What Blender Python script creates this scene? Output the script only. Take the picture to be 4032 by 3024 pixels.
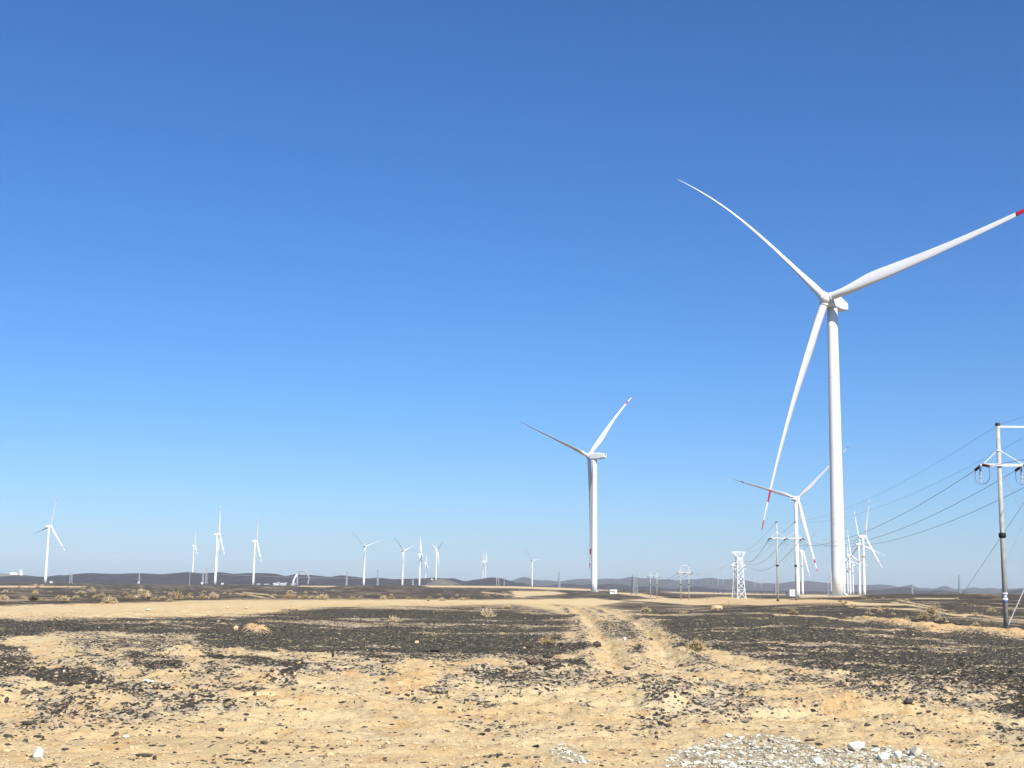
import bpy, math, random
import numpy as np
from mathutils import Vector, Matrix

for o in list(bpy.data.objects):
    bpy.data.objects.remove(o)
sc = bpy.context.scene
COL = sc.collection
R_ = math.radians
rng = random.Random(7)

# ------------------------------------------------------------------ camera
FPX, CX, CY, EYE = 5200.0, 2016.0, 1512.0, 2.4        # the photograph is 4032 x 3024
HORIZ, ROLL = 2310.0, 0.0135
PITCH = math.atan((HORIZ - CY) / FPX)
_f = np.array([0, math.cos(PITCH), math.sin(PITCH)])
_r0 = np.array([1.0, 0, 0])
_u0 = np.cross(_r0, _f)
_a = math.atan(ROLL)
_rt = math.cos(_a) * _r0 + math.sin(_a) * _u0
_up = -math.sin(_a) * _r0 + math.cos(_a) * _u0
_C = np.array([0, 0, EYE])
cam_d = bpy.data.cameras.new('camera')
cam = bpy.data.objects.new('camera', cam_d)
COL.objects.link(cam)
cam_d.sensor_fit = 'HORIZONTAL'
cam_d.sensor_width = 36.0
cam_d.lens = 36.0 * FPX / 4032.0
cam_d.clip_start, cam_d.clip_end = 0.3, 40000
cam.matrix_world = Matrix(((_rt[0], _up[0], -_f[0], 0), (_rt[1], _up[1], -_f[1], 0),
                           (_rt[2], _up[2], -_f[2], EYE), (0, 0, 0, 1)))
sc.camera = cam

# ------------------------------------------------------------------ sky, sun, exposure
SUN_EL, SUN_AZ = R_(42), R_(156)                       # azimuth clockwise from +Y (view direction)
w = bpy.data.worlds.new('World')
sc.world = w
w.use_nodes = True
wn = w.node_tree.nodes
wn.clear()
sky = wn.new('ShaderNodeTexSky')
sky.sky_type = 'NISHITA'
sky.sun_disc = False
sky.sun_elevation = SUN_EL
sky.sun_rotation = SUN_AZ
sky.altitude = 800
sky.air_density = 1.0
sky.dust_density = 1.5
sky.ozone_density = 10.0
bg = wn.new('ShaderNodeBackground')
bg.inputs['Strength'].default_value = 0.094
grade = wn.new('ShaderNodeHueSaturation')                 # the phone's colour rendering of the sky
grade.inputs['Hue'].default_value = 0.503
grade.inputs['Saturation'].default_value = 1.11
wo = wn.new('ShaderNodeOutputWorld')
w.node_tree.links.new(sky.outputs[0], grade.inputs['Color'])
w.node_tree.links.new(grade.outputs[0], bg.inputs['Color'])
w.node_tree.links.new(bg.outputs[0], wo.inputs['Surface'])
sl = bpy.data.lights.new('sun', 'SUN')
sl.energy = 5.0
sl.angle = R_(0.53)
sl.color = (1.0, 0.955, 0.88)
so = bpy.data.objects.new('sun', sl)
COL.objects.link(so)
_sd = Vector((math.sin(SUN_AZ) * math.cos(SUN_EL), math.cos(SUN_AZ) * math.cos(SUN_EL), math.sin(SUN_EL)))
so.rotation_euler = (-_sd).to_track_quat('-Z', 'Y').to_euler()
so.location = (60, -60, 300)
sc.view_settings.view_transform = 'Standard'
sc.view_settings.look = 'None'
sc.view_settings.gamma = 1.0
sc.view_settings.exposure = 0.62
sc.view_settings.use_curve_mapping = False
sc.cycles.max_bounces = 6
sc.cycles.diffuse_bounces = 3
sc.cycles.volume_bounces = 0
sc.cycles.use_denoising = True
HAZE_DENSITY = 4.6e-5

# ------------------------------------------------------------------ helpers
def proj(P):
    d = np.asarray(P, float) - _C
    z = d @ _f
    return CX + FPX * (d @ _rt) / z, CY - FPX * (d @ _up) / z

def ray(px, py):
    return _f + _rt * (px - CX) / FPX - _up * (py - CY) / FPX

def at(px, py, Y):                                     # the point on the ray of a picture point at distance Y
    d = ray(px, py)
    return _C + d * (Y / d[1])

def hash2(ix, iy, seed):
    h = (ix.astype(np.int64) * 374761393 + iy.astype(np.int64) * 668265263 + seed * 1442695041) & 0xffffffff
    h = ((h ^ (h >> 13)) * 1274126177) & 0xffffffff
    h = ((h ^ (h >> 16)) * 2246822519) & 0xffffffff
    return ((h ^ (h >> 15)) & 0xffffff) / float(0xffffff)

def vnoise(x, y, seed=0):
    x = np.asarray(x, float); y = np.asarray(y, float)
    ix = np.floor(x); iy = np.floor(y)
    fx = x - ix; fy = y - iy
    fx = fx * fx * fx * (fx * (fx * 6 - 15) + 10); fy = fy * fy * fy * (fy * (fy * 6 - 15) + 10)
    a = hash2(ix, iy, seed); b = hash2(ix + 1, iy, seed); c = hash2(ix, iy + 1, seed); d = hash2(ix + 1, iy + 1, seed)
    return (a + (b - a) * fx) * (1 - fy) + (c + (d - c) * fx) * fy

def fbm(x, y, seed=0, octv=4, gain=0.5):
    s = 0; a = 1.0; t = 0
    for i in range(octv):
        s = s + a * vnoise(x * 2.03 ** i + 17.3 * i, y * 2.03 ** i - 9.1 * i, seed + i)
        t += a; a *= gain
    return s / t                                       # 0..1

def sstep(a, b, x):
    t = np.clip((x - a) / (b - a), 0, 1)
    return t * t * (3 - 2 * t)

# materials ---------------------------------------------------------
def mat(name, col, rough=0.6, noise=0.0, scale=3.0, metal=0.0, spec=0.3):
    m = bpy.data.materials.new(name)
    m.use_nodes = True
    nt = m.node_tree
    b = nt.nodes['Principled BSDF']
    b.inputs['Roughness'].default_value = rough
    b.inputs['Metallic'].default_value = metal
    b.inputs['Specular IOR Level'].default_value = spec
    if noise:
        tc = nt.nodes.new('ShaderNodeTexCoord')
        n = nt.nodes.new('ShaderNodeTexNoise')
        n.inputs['Scale'].default_value = scale
        n.inputs['Detail'].default_value = 5
        r = nt.nodes.new('ShaderNodeValToRGB')
        r.color_ramp.elements[0].position = 0.3
        r.color_ramp.elements[1].position = 0.7
        r.color_ramp.elements[0].color = (*[c * (1 - noise) for c in col], 1)
        r.color_ramp.elements[1].color = (*[min(1, c * (1 + noise)) for c in col], 1)
        nt.links.new(tc.outputs['Object'], n.inputs['Vector'])
        nt.links.new(n.outputs['Fac'], r.inputs['Fac'])
        nt.links.new(r.outputs['Color'], b.inputs['Base Color'])
    else:
        b.inputs['Base Color'].default_value = (*col, 1)
    return m

M = {
    'galv_sunlit': mat('sunlit_galvanised_steel', (0.64, 0.68, 0.68), 0.45, 0.06, 5),  # lighter copy of the galvanised steel, sunlight put into its colour
    'greenstone': mat('greenish_stone', (0.50, 0.51, 0.42), 0.85, 0.25, 9),
    'white': mat('turbine_white', (0.68, 0.685, 0.675), 0.42, 0.025, 0.25),
    'white_tower': mat('tower_white', (0.69, 0.69, 0.675), 0.5, 0.035, 0.2),
    'red': mat('band_red', (0.42, 0.012, 0.035), 0.45, 0.05, 1),
    'palered': mat('faded_red', (0.52, 0.26, 0.28), 0.5),
    'orange': mat('band_orange', (0.66, 0.33, 0.10), 0.5),
    'dark': mat('dark_metal', (0.035, 0.035, 0.038), 0.6),
    'black': mat('black_collar', (0.012, 0.012, 0.012), 0.6),
    'grey': mat('seam_grey', (0.42, 0.43, 0.43), 0.6),
    'teal': mat('logo_teal', (0.12, 0.40, 0.44), 0.5),
    'concrete': mat('pole_concrete', (0.36, 0.36, 0.32), 0.85, 0.14, 2.5),
    'galv': mat('galvanised_steel', (0.50, 0.535, 0.54), 0.5, 0.12, 4),
    'farsteel': mat('far_steel', (0.30, 0.325, 0.34), 0.6),
    'wire': mat('wire_aluminium', (0.30, 0.33, 0.37), 0.5),
    'insul': mat('insulator_red', (0.10, 0.022, 0.02), 0.4),
    'ceramic': mat('arrester_grey', (0.36, 0.38, 0.40), 0.4),
    'blue': mat('sign_blue', (0.02, 0.06, 0.30), 0.5),
    'signwhite': mat('sign_white', (0.78, 0.79, 0.80), 0.5),
    'wall': mat('building_white', (0.78, 0.77, 0.74), 0.8, 0.04, 0.6),
    'roof': mat('roof_white', (0.70, 0.70, 0.68), 0.7, 0.05, 0.8),
    'glass': mat('window_dark', (0.03, 0.035, 0.04), 0.15, spec=0.5),
    'cabinet': mat('cabinet_white', (0.76, 0.76, 0.74), 0.55, 0.04, 1.5),
    'dark_block': mat('cabinet_grey', (0.10, 0.105, 0.11), 0.7),
    'darkstone': mat('dark_stone', (0.050, 0.042, 0.034), 0.8, 0.40, 9),
    'darkstone2': mat('brown_stone', (0.085, 0.058, 0.042), 0.85, 0.35, 9),
    'sandstone': mat('sand_stone', (0.52, 0.38, 0.22), 0.95, 0.22, 8),
    'palestone': mat('pale_stone', (0.40, 0.37, 0.28), 0.85, 0.32, 10),
    'whitestone': mat('white_stone', (0.66, 0.65, 0.56), 0.75, 0.15, 10),
    'bush': mat('dry_bush', (0.40, 0.31, 0.17), 0.9, 0.30, 3),
    'bush_pale': mat('pale_bush', (0.50, 0.41, 0.25), 0.9, 0.25, 3),
    'bush_dark': mat('dark_bush', (0.075, 0.058, 0.032), 0.9, 0.35, 3),
}

def link(o):
    COL.objects.link(o)
    return o

def mesh(name, V, F, smooth=False, m=None):
    me = bpy.data.meshes.new(name)
    me.from_pydata([tuple(map(float, v)) for v in V], [], [tuple(map(int, f)) for f in F])
    if smooth:
        me.polygons.foreach_set('use_smooth', [True] * len(me.polygons))
    if m:
        me.materials.append(m)
    me.update()
    return me

def big_mesh(name, V, F, m, smooth=False):             # V (n,3), F (k,3|4) numpy arrays
    me = bpy.data.meshes.new(name)
    k = F.shape[1]
    me.vertices.add(len(V)); me.vertices.foreach_set('co', np.ascontiguousarray(V, np.float32).ravel())
    me.loops.add(F.size); me.loops.foreach_set('vertex_index', np.ascontiguousarray(F, np.int32).ravel())
    me.polygons.add(len(F))
    me.polygons.foreach_set('loop_start', np.arange(0, F.size, k, dtype=np.int32))
    me.polygons.foreach_set('loop_total', np.full(len(F), k, np.int32))
    me.polygons.foreach_set('use_smooth', np.full(len(F), smooth))
    me.update(calc_edges=True)
    me.validate()
    if m: me.materials.append(m)
    return me

def obj(name, me, parent=None, loc=None, label=None):
    o = bpy.data.objects.new(name, me)
    link(o)
    if parent is not None: o.parent = parent
    if loc is not None: o.location = loc
    if label: o['label'] = label
    return o

def tag(o, label, cat, group=None, kind=None):
    if label: o['label'] = label
    if cat: o['category'] = cat
    if group: o['group'] = group
    if kind: o['kind'] = kind
    return o

def thing(name, label, cat, loc=(0, 0, 0), group=None, rz=0):
    o = bpy.data.objects.new(name, None)
    o.empty_display_size = 0.5
    link(o)
    o.location = loc
    o.rotation_euler = (0, 0, rz)
    return tag(o, label, cat, group)

class MB:                                              # collects simple solids into one mesh
    def __init__(s): s.V = []; s.F = []
    def add(s, V, F):
        n = len(s.V); s.V += [tuple(v) for v in V]; s.F += [tuple(i + n for i in f) for f in F]; return s
    def box(s, x0, x1, y0, y1, z0, z1):
        return s.add([(x0, y0, z0), (x1, y0, z0), (x1, y1, z0), (x0, y1, z0), (x0, y0, z1), (x1, y0, z1), (x1, y1, z1), (x0, y1, z1)],
                     [(0, 3, 2, 1), (4, 5, 6, 7), (0, 1, 5, 4), (1, 2, 6, 5), (2, 3, 7, 6), (3, 0, 4, 7)])
    def bar(s, p, q, t, t2=None):
        p = Vector(p); q = Vector(q); t2 = t2 or t
        d = (q - p).normalized()
        a = d.cross(Vector((0, 0, 1)))
        if a.length < 1e-3: a = Vector((1, 0, 0))
        a.normalize(); b = d.cross(a)
        V = []
        for e in (p, q):
            for i, j in ((-1, -1), (1, -1), (1, 1), (-1, 1)):
                V.append(e + a * i * t / 2 + b * j * t2 / 2)
        return s.add(V, [(0, 1, 2, 3), (7, 6, 5, 4), (0, 4, 5, 1), (1, 5, 6, 2), (2, 6, 7, 3), (3, 7, 4, 0)])
    def tube(s, pts, rad, n=8, cap=True):
        pts = [Vector(p) for p in pts]
        if not hasattr(rad, '__len__'): rad = [rad] * len(pts)
        rings = []
        ref = None
        for i, p in enumerate(pts):
            d = (pts[min(i + 1, len(pts) - 1)] - pts[max(i - 1, 0)])
            d = d.normalized() if d.length > 1e-9 else Vector((0, 0, 1))
            if ref is None:
                ref = Vector((0, 0, 1)) if abs(d.z) < 0.9 else Vector((1, 0, 0))
            a = (ref - d * ref.dot(d)).normalized(); b = d.cross(a)
            ref = a
            rings.append([p + (a * math.cos(2 * math.pi * k / n) + b * math.sin(2 * math.pi * k / n)) * rad[i] for k in range(n)])
        V = [v for r in rings for v in r]
        F = []
        for i in range(len(pts) - 1):
            for k in range(n):
                F.append((i * n + k, i * n + (k + 1) % n, (i + 1) * n + (k + 1) % n, (i + 1) * n + k))
        if cap:
            F.append(tuple(range(n - 1, -1, -1))); F.append(tuple((len(pts) - 1) * n + k for k in range(n)))
        return s.add(V, F)
    def build(s, name, m, parent=None, smooth=False, loc=None, label=None):
        return obj(name, mesh(name, s.V, s.F, smooth, m), parent, loc, label)

# ------------------------------------------------------------------ terrain: the lie of the land
CTRL = []                                              # (az, ln d, z)
def ctrl(px, py, Y, z=None):
    p = at(px, py, Y)
    CTRL.append((math.atan2(p[0], p[1]), math.log(math.hypot(p[0], p[1])), p[2] if z is None else z))
for px, py, Y in ((3306, 2345, 448), (2337, 2333, 978), (3145, 2349, 1345), (175, 2295, 1865), (843, 2301, 2101), (995, 2303, 2402),
                  (1429, 2308.6, 2648), (1581, 2308.6, 2959), (1649, 2309.5, 3150), (2096, 2308, 3000), (3158, 2342, 2400),
                  (3402, 2351, 1738), (3379, 2343, 2090), (3346, 2345, 2625), (3963, 2489, 86), (3100, 2370, 224), (2910, 2357, 420),
                  (2698, 2369, 390), (2573, 2353, 560), (2498, 2343, 620), (3700, 2348, 1500), (4000, 2350, 1500), (2415, 2333, 800),
                  (0, 2300, 1200), (700, 2306, 1200), (1300, 2310, 1200), (1900, 2315, 1200), (0, 2385, 108), (1000, 2362, 168), (2016, 2362, 215)):
    ctrl(px, py, Y)
for a in (-40, -30, -22, -14, -7, 0, 7, 14, 22, 30, 40):
    for d in (9, 16, 28, 48): CTRL.append((R_(a), math.log(d), 0.0))
    for d, z in ((90, 0.0), (3300, -4.5), (5000, -5.0), (9000, -6.0)):
        if d > 100 or a in (-40, -22, -7, 0, 30, 40): CTRL.append((R_(a), math.log(d), z))
CT = np.array(CTRL)
_ks, _kd = 0.13, 0.75
def _kern(a0, l0, a1, l1):
    return np.exp(-0.5 * (((a0[:, None] - a1[None]) / _ks) ** 2 + ((l0[:, None] - l1[None]) / _kd) ** 2))
_base = lambda l: -5.5 * sstep(math.log(300), math.log(4000), l)
_W = np.linalg.solve(_kern(CT[:, 0], CT[:, 1], CT[:, 0], CT[:, 1]) + np.eye(len(CT)) * 0.03, CT[:, 2] - _base(CT[:, 1]))
def land(x, y):
    x = np.atleast_1d(np.asarray(x, float)); y = np.atleast_1d(np.asarray(y, float))
    d = np.maximum(np.hypot(x, y), 1.0)
    a = np.arctan2(x, y); l = np.log(d)
    out = np.zeros(len(x))
    for i in range(0, len(x), 60000):
        s = slice(i, i + 60000)
        out[s] = _kern(a[s], l[s], CT[:, 0], CT[:, 1]) @ _W
    return out + _base(l)

# what covers the ground: outlines read off the photograph, laid onto the plain
DARK = [                                               # black gravel
    [(-900, 2436), (0, 2440), (320, 2434), (700, 2430), (1010, 2424), (1100, 2412), (1160, 2400), (1400, 2393), (1700, 2391), (2000, 2384),
     (2130, 2396), (2260, 2428), (2250, 2470), (2215, 2520), (2330, 2540), (2400, 2560), (2310, 2572), (2190, 2585), (2120, 2612), (2016, 2612),
     (1940, 2600), (1700, 2622), (1520, 2624), (1380, 2598), (1300, 2592), (1150, 2572), (1010, 2578), (860, 2560), (760, 2530), (800, 2508),
     (640, 2500), (460, 2497), (300, 2500), (120, 2502), (0, 2520), (-900, 2540)],
    [(-900, 2546), (0, 2545), (90, 2562), (140, 2600), (142, 2626), (90, 2662), (60, 2690), (0, 2712), (-900, 2730)],
    [(60, 2668), (240, 2640), (340, 2636), (420, 2668), (462, 2706), (330, 2724), (230, 2738), (120, 2712)],
    [(430, 2528), (470, 2560), (560, 2574), (700, 2590), (752, 2622), (700, 2655), (560, 2656), (520, 2632), (400, 2650), (420, 2620), (520, 2595), (440, 2560)],
    [(290, 2556), (330, 2552), (400, 2600), (395, 2616), (310, 2604)],
    [(750, 2584), (800, 2562), (900, 2585), (1010, 2600), (1060, 2630), (1010, 2650), (880, 2615)],
    [(2335, 2376), (2470, 2370), (2700, 2384), (2900, 2392), (3100, 2396), (3366, 2440), (3500, 2466), (3662, 2484), (3850, 2498), (4032, 2514), (4900, 2580),
     (4900, 2860), (4032, 2772), (3890, 2735), (3700, 2700), (3560, 2690), (3343, 2666), (3200, 2640), (3024, 2604), (2927, 2592), (2780, 2556), (2690, 2545), (2640, 2505),
     (2570, 2446), (2440, 2428), (2560, 2420), (2440, 2400)],
    [(3560, 2698), (3760, 2702), (3860, 2720), (3740, 2716), (3600, 2710)],
    [(3400, 2710), (3480, 2704), (3545, 2722), (3500, 2744), (3430, 2730)],
    [(3880, 2795), (4000, 2770), (4900, 2860), (4900, 2960), (4032, 2870), (3960, 2830)],
    [(1980, 2640), (2120, 2625), (2250, 2612), (2370, 2622), (2240, 2640), (2120, 2650)],
    [(2500, 2712), (2560, 2706), (2580, 2724), (2520, 2730)],
    [(52, 2784), (150, 2780), (180, 2800), (90, 2806)],
    [(1890, 2660), (2010, 2668), (2040, 2690), (1940, 2700)],
    [(1010, 2632), (1250, 2630), (1300, 2650), (1200, 2668), (1060, 2662)],
]
GREY = [                                               # sand thinly strewn with dark chips
    [(2500, 2850), (2540, 2740), (2600, 2705), (2690, 2700), (2740, 2750), (2710, 2820), (2640, 2860)],
    [(1008, 2615), (1330, 2620), (1320, 2668), (1040, 2660)], [(1720, 2650), (2330, 2650), (2340, 2720), (1960, 2730)],
    [(3030, 2660), (3340, 2680), (3600, 2720), (3900, 2760), (3900, 2800), (3500, 2760), (3300, 2740), (3060, 2720)],
    [(120, 2760), (330, 2770), (400, 2830), (160, 2835)], [(780, 2620), (960, 2640), (900, 2720), (740, 2690)],
    [(2300, 2430), (2560, 2450), (2620, 2520), (2500, 2540), (2300, 2520)], [(2380, 2600), (2900, 2612), (2920, 2660), (2500, 2640)],
    [(240, 2500), (760, 2500), (900, 2560), (600, 2580), (300, 2550)], [(3250, 2660), (3900, 2720), (4100, 2790), (3800, 2790), (3400, 2700)],
    [(380, 2700), (740, 2740), (960, 2790), (700, 2830), (300, 2790)],
]
SANDY = [                                              # pale sand: the crossing road and far tracks
    [(-900, 2402), (0, 2400), (320, 2390), (700, 2379), (1100, 2370), (1500, 2365), (2016, 2361), (2330, 2357), (2480, 2366), (2340, 2384), (2200, 2378), (1800, 2374), (1500, 2376), (1100, 2386), (700, 2401), (320, 2412), (0, 2420), (-900, 2424)],
    [(2016, 2326), (2160, 2328), (2250, 2336), (2150, 2345), (2020, 2352)],
    [(2460, 2362), (2600, 2358), (2760, 2358), (2850, 2350), (3000, 2358), (3200, 2362), (3360, 2370), (3700, 2384), (3400, 2384), (3200, 2382), (3000, 2384), (2700, 2380), (2500, 2368)],
    [(1660, 2305), (2016, 2307), (2300, 2318), (2440, 2326), (2300, 2326), (2016, 2316), (1700, 2312)],
    [(2430, 2332), (2520, 2336), (2620, 2352), (2660, 2362), (2600, 2360), (2500, 2346), (2430, 2340)],
    [(2600, 2330), (2760, 2332), (3100, 2340), (3200, 2344), (3000, 2342), (2700, 2338)],
    [(-900, 2306), (40, 2306), (330, 2309), (330, 2313), (-900, 2311)], [(1180, 2306), (1330, 2307), (1300, 2312), (1180, 2310)],
    [(3600, 2352), (3760, 2353), (3760, 2358), (3600, 2357)],
    [(3140, 2341), (3400, 2343), (3380, 2352), (3150, 2352)],
]
TRACKS = [  # narrow pale wheel tracks over the dark plain, (points, half width px)
    ([(3520, 2372), (3640, 2392), (3740, 2420), (3800, 2428)], 4), ([(3540, 2362), (3620, 2378), (3720, 2404)], 3),
    ([(3800, 2418), (3930, 2436), (4100, 2448)], 4), ([(3380, 2392), (3600, 2402), (3800, 2424)], 3),
    ([(960, 2332), (1040, 2340), (1080, 2352)], 2.5), ([(930, 2336), (1000, 2346), (1060, 2356)], 2.5),
    ([(1900, 2332), (1990, 2340), (2060, 2350)], 3), ([(3050, 2420), (3250, 2430), (3400, 2452)], 3),
]
ORANGE = [                                             # freshly turned orange earth
    [(3340, 2436), (3520, 2456), (3662, 2474), (3840, 2490), (4032, 2500), (4700, 2550), (4700, 2572), (4032, 2516), (3850, 2500), (3662, 2486), (3500, 2468)],
    [(2730, 2360), (2820, 2350), (3000, 2358), (3200, 2364), (3360, 2374), (3300, 2384), (3000, 2380), (2800, 2384)],
    [(940, 2490), (985, 2470), (1050, 2488), (990, 2500)], [(1790, 2625), (1900, 2605), (1990, 2612), (1970, 2640), (1850, 2648)],
    [(3250, 2760), (3400, 2770), (3390, 2830), (3230, 2830)], [(1500, 2690), (1620, 2660), (1740, 2670), (1720, 2740), (1520, 2760)],
]
PALE = [                                               # heap of white broken stone, and a smaller strewing
    [(2640, 2960), (2720, 2930), (2900, 2920), (3024, 2912), (3130, 2920), (3300, 2955), (3420, 2940), (3560, 2955), (3680, 2985), (3760, 3060), (3760, 3200), (2700, 3200), (2780, 3030), (2620, 2995)],
    [(2160, 2950), (2230, 2942), (2290, 2975), (2330, 3000), (2200, 2995)],
]
MOUNDS = [  # px, py of the foot, width px, height px, depth factor
    (2640, 2800, 210, 80, 1.5), (1640, 2720, 420, 36, 1.2), (1060, 2700, 260, 44, 1.0), (3340, 2800, 420, 34, 1.2), (2080, 2740, 300, 34, 1.2),
    (1900, 2652, 210, 30, 0.5), (2200, 2640, 260, 20, 0.8), (330, 2602, 150, 28, 1.0), (660, 2670, 200, 36, 1.0), (350, 2800, 330, 24, 1.0), (960, 2502, 170, 22, 0.5),
    (1010, 2790, 300, 26, 1.0), (3000, 2680, 200, 22, 1.0), (1500, 2800, 300, 22, 1.0), (3650, 2810, 220, 30, 1.0), (2420, 2710, 150, 26, 1.0), (3900, 2800, 300, 26, 1.0),
    (700, 2570, 260, 22, 1.0), (640, 2985, 160, 24, 0.8), (1960, 2960, 140, 22, 0.8), (3000, 2905, 150, 20, 0.6), (3430, 3030, 520, 24, 0.9), (2950, 3010, 420, 14, 0.9), (130, 2960, 150, 14, 0.8)]

def horizon_y(px): return HORIZ + ROLL * (px - CX)

def sdf(px, py, poly, ky):                             # signed distance (inside < 0), y stretched by ky
    P = np.array(poly, float)
    x = px; y = py * ky
    Q = P * [1, ky]
    d2 = np.full(x.shape, 1e18); ins = np.zeros(x.shape, bool)
    for i in range(len(Q)):
        ax, ay = Q[i]; bx, by = Q[(i + 1) % len(Q)]
        ex, ey = bx - ax, by - ay
        t = np.clip(((x - ax) * ex + (y - ay) * ey) / (ex * ex + ey * ey + 1e-9), 0, 1)
        d2 = np.minimum(d2, (x - ax - ex * t) ** 2 + (y - ay - ey * t) ** 2)
        c = ((ay > y) != (by > y)) & (x < (bx - ax) * (y - ay) / (by - ay + 1e-12) + ax)
        ins ^= c
    d = np.sqrt(d2)
    return np.where(ins, -d, d)

def polys(px, py, L, soft):
    m = np.zeros(px.shape)
    for poly in L:
        P = np.array(poly, float)
        mgy = 14 + soft
        box = (px > P[:, 0].min() - 120) & (px < P[:, 0].max() + 120) & (py > P[:, 1].min() - mgy) & (py < P[:, 1].max() + mgy)
        if not box.any(): continue
        s = sdf(px[box], py[box], poly, 4.0)
        m[box] = np.maximum(m[box], sstep(soft, -soft, s))
    return m

def cover(x, y):
    """gravel, pale, orange, sand-road shares of the ground at world points"""
    n = len(x)
    d = np.hypot(x, y)
    P = np.stack([x, y, np.zeros(n)], 1)
    P[:, 2] = land(x, y)
    front = (y > 2) & (np.abs(np.arctan2(x, y)) < R_(36))
    px = np.full(n, -5000.0); py = np.full(n, 5000.0)
    px[front], py[front] = proj(P[front])
    l = np.log(d)
    a = np.arctan2(x, y)
    dep = np.clip(py - horizon_y(px), 4, 1200)
    # ragged outlines: shifts in proportion to the distance
    wx = (fbm(a * 40, l * 10, 31, 4) - 0.5) * 110
    wy = (fbm(a * 55, l * 16, 41, 4, 0.6) - 0.5) * 0.15 * dep
    qx = px + wx; qy = py + wy
    k = np.clip(dep / 150, 0.12, 2.5)
    dark = polys(qx, qy, DARK, 44.0)
    grey = polys(qx, qy, GREY, 90.0)
    road = polys(px + wx * 0.5, py + wy * 0.25, SANDY, 8.0)
    pale = polys(px + wx * 0.3, py + wy * 0.5, PALE, 60.0)
    oran = polys(px + wx * 0.4, py + wy * 0.3, ORANGE, 22.0)
    track = np.zeros(n)
    for pts, hw in TRACKS:
        for (ax, ay), (bx, by) in zip(pts[:-1], pts[1:]):
            bb = (px > min(ax, bx) - 30) & (px < max(ax, bx) + 30) & (py > min(ay, by) - 12) & (py < max(ay, by) + 12)
            if not bb.any(): continue
            X = px[bb]; Y = py[bb]
            t = np.clip(((X - ax) * (bx - ax) + (Y - ay) * (by - ay)) / ((bx - ax) ** 2 + (by - ay) ** 2), 0, 1)
            dd = np.abs(Y - ay - (by - ay) * t) + 0.2 * np.abs(X - ax - (bx - ax) * t)
            track[bb] = np.maximum(track[bb], 1 - sstep(hw * 0.4, hw * 1.3, dd))
    # the far plain beyond the crossing road is dark gravel, and so is what lies outside the view
    far = sstep(100, 130, d) * np.where(front & (px > -1000) & (px < 5000), 0, 1)
    edge = np.interp(px, [-900, 0, 320, 760, 1080, 2016, 2330, 2480, 3366, 3662, 4032, 4700], [2388, 2386, 2378, 2364, 2360, 2358, 2356, 2370, 2440, 2478, 2503, 2556])
    far = np.maximum(far, np.where(front, sstep(5, -3, py + wy * 0.15 - edge), 0))
    g = np.maximum(dark * 0.92, grey * 0.5)
    g = np.maximum(g, far * 0.93)
    sel = (x > -3) & (x < 12) & (y > 20) & (y < 200)
    if sel.any():
        rd = rut_dist(x[sel], y[sel])
        g[sel] = g[sel] * (1 - 0.7 * np.exp(-(rd / 0.5) ** 2) * sstep(30, 42, d[sel]))
        g[sel] = np.maximum(g[sel], 0.6 * np.exp(-((rd - 1.05) / 0.45) ** 2) * sstep(36, 46, d[sel]) * (fbm(x[sel] * 0.9, y[sel] * 0.35, 93, 3) > 0.5))
    streak = fbm(x * 0.10 + 3, y * 0.22, 51, 5, 0.55)
    g = g * (1 - 0.6 * sstep(0.57, 0.68, streak) * sstep(25, 60, d) * np.where(d > 400, 0.6, 1.0))
    gap = fbm(x * 0.42 + 11, y * 0.55, 57, 5, 0.6)
    g = g * (1 - 0.6 * sstep(0.58, 0.67, gap) * sstep(75, 50, d))
    g = np.maximum(g, 0.14 * sstep(0.50, 0.72, fbm(x * 0.35, y * 0.35, 61, 4)) * sstep(60, 45, d))
    churn = sstep(21, 25, d) * sstep(52, 40, d)
    g = np.maximum(g, 0.34 * churn * sstep(0.53, 0.63, fbm(x * 0.55 + 7, y * 0.28 + 3, 67, 4, 0.6)))
    for mx, my, sx, sy, h in mounds:
        b = (np.abs(x - mx) < sx * 2) & (np.abs(y - my) < sy * 2)
        if b.any():
            q = ((x[b] - mx) / sx) ** 2 + ((y[b] - my) / sy) ** 2
            g[b] = np.maximum(g[b], 0.42 * np.exp(-q * 1.2) * sstep(0.42, 0.6, fbm(x[b] * 1.3, y[b] * 0.8, 71, 4)))
    g = np.maximum(g, 0.045)
    g = g * (1 - np.maximum(np.maximum(road * 0.97, track * 0.8), oran * 0.9))
    g = g * (1 - pale * 0.8)
    return g, pale, oran, np.maximum(road, track), px, py

RUTS = []
for _pts in ([(2200, 2378), (2262, 2400), (2320, 2440), (2362, 2500), (2400, 2560), (2432, 2640), (2410, 2720), (2330, 2800)],
             [(2330, 2384), (2420, 2412), (2520, 2460), (2592, 2530), (2650, 2610), (2760, 2680), (2900, 2730)]):
    _w = []
    for _x, _y in _pts:
        _q = at(_x, _y, EYE * FPX / (_y - horizon_y(_x)))
        _w.append((_q[0], _q[1]))
    RUTS.append(np.array(_w))
def rut_dist(x, y):
    out = np.full(x.shape, 99.0)
    for W in RUTS:
        for (ax, ay), (bx, by) in zip(W[:-1], W[1:]):
            t = np.clip(((x - ax) * (bx - ax) + (y - ay) * (by - ay)) / ((bx - ax) ** 2 + (by - ay) ** 2), 0, 1)
            out = np.minimum(out, np.hypot(x - ax - (bx - ax) * t, (y - ay - (by - ay) * t) * 0.6))
    return out

mounds = []
for px_, py_, wpx, hpx, dfac in MOUNDS:
    dep_ = py_ - horizon_y(px_)
    Yf = EYE * FPX / dep_
    wm = wpx / FPX * Yf
    hm = hpx / FPX * Yf
    c = at(px_, py_, Yf)
    mounds.append((c[0], c[1] + wm * dfac * 0.35, wm * 0.5, wm * 0.5 * dfac, hm * 0.72))

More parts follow.
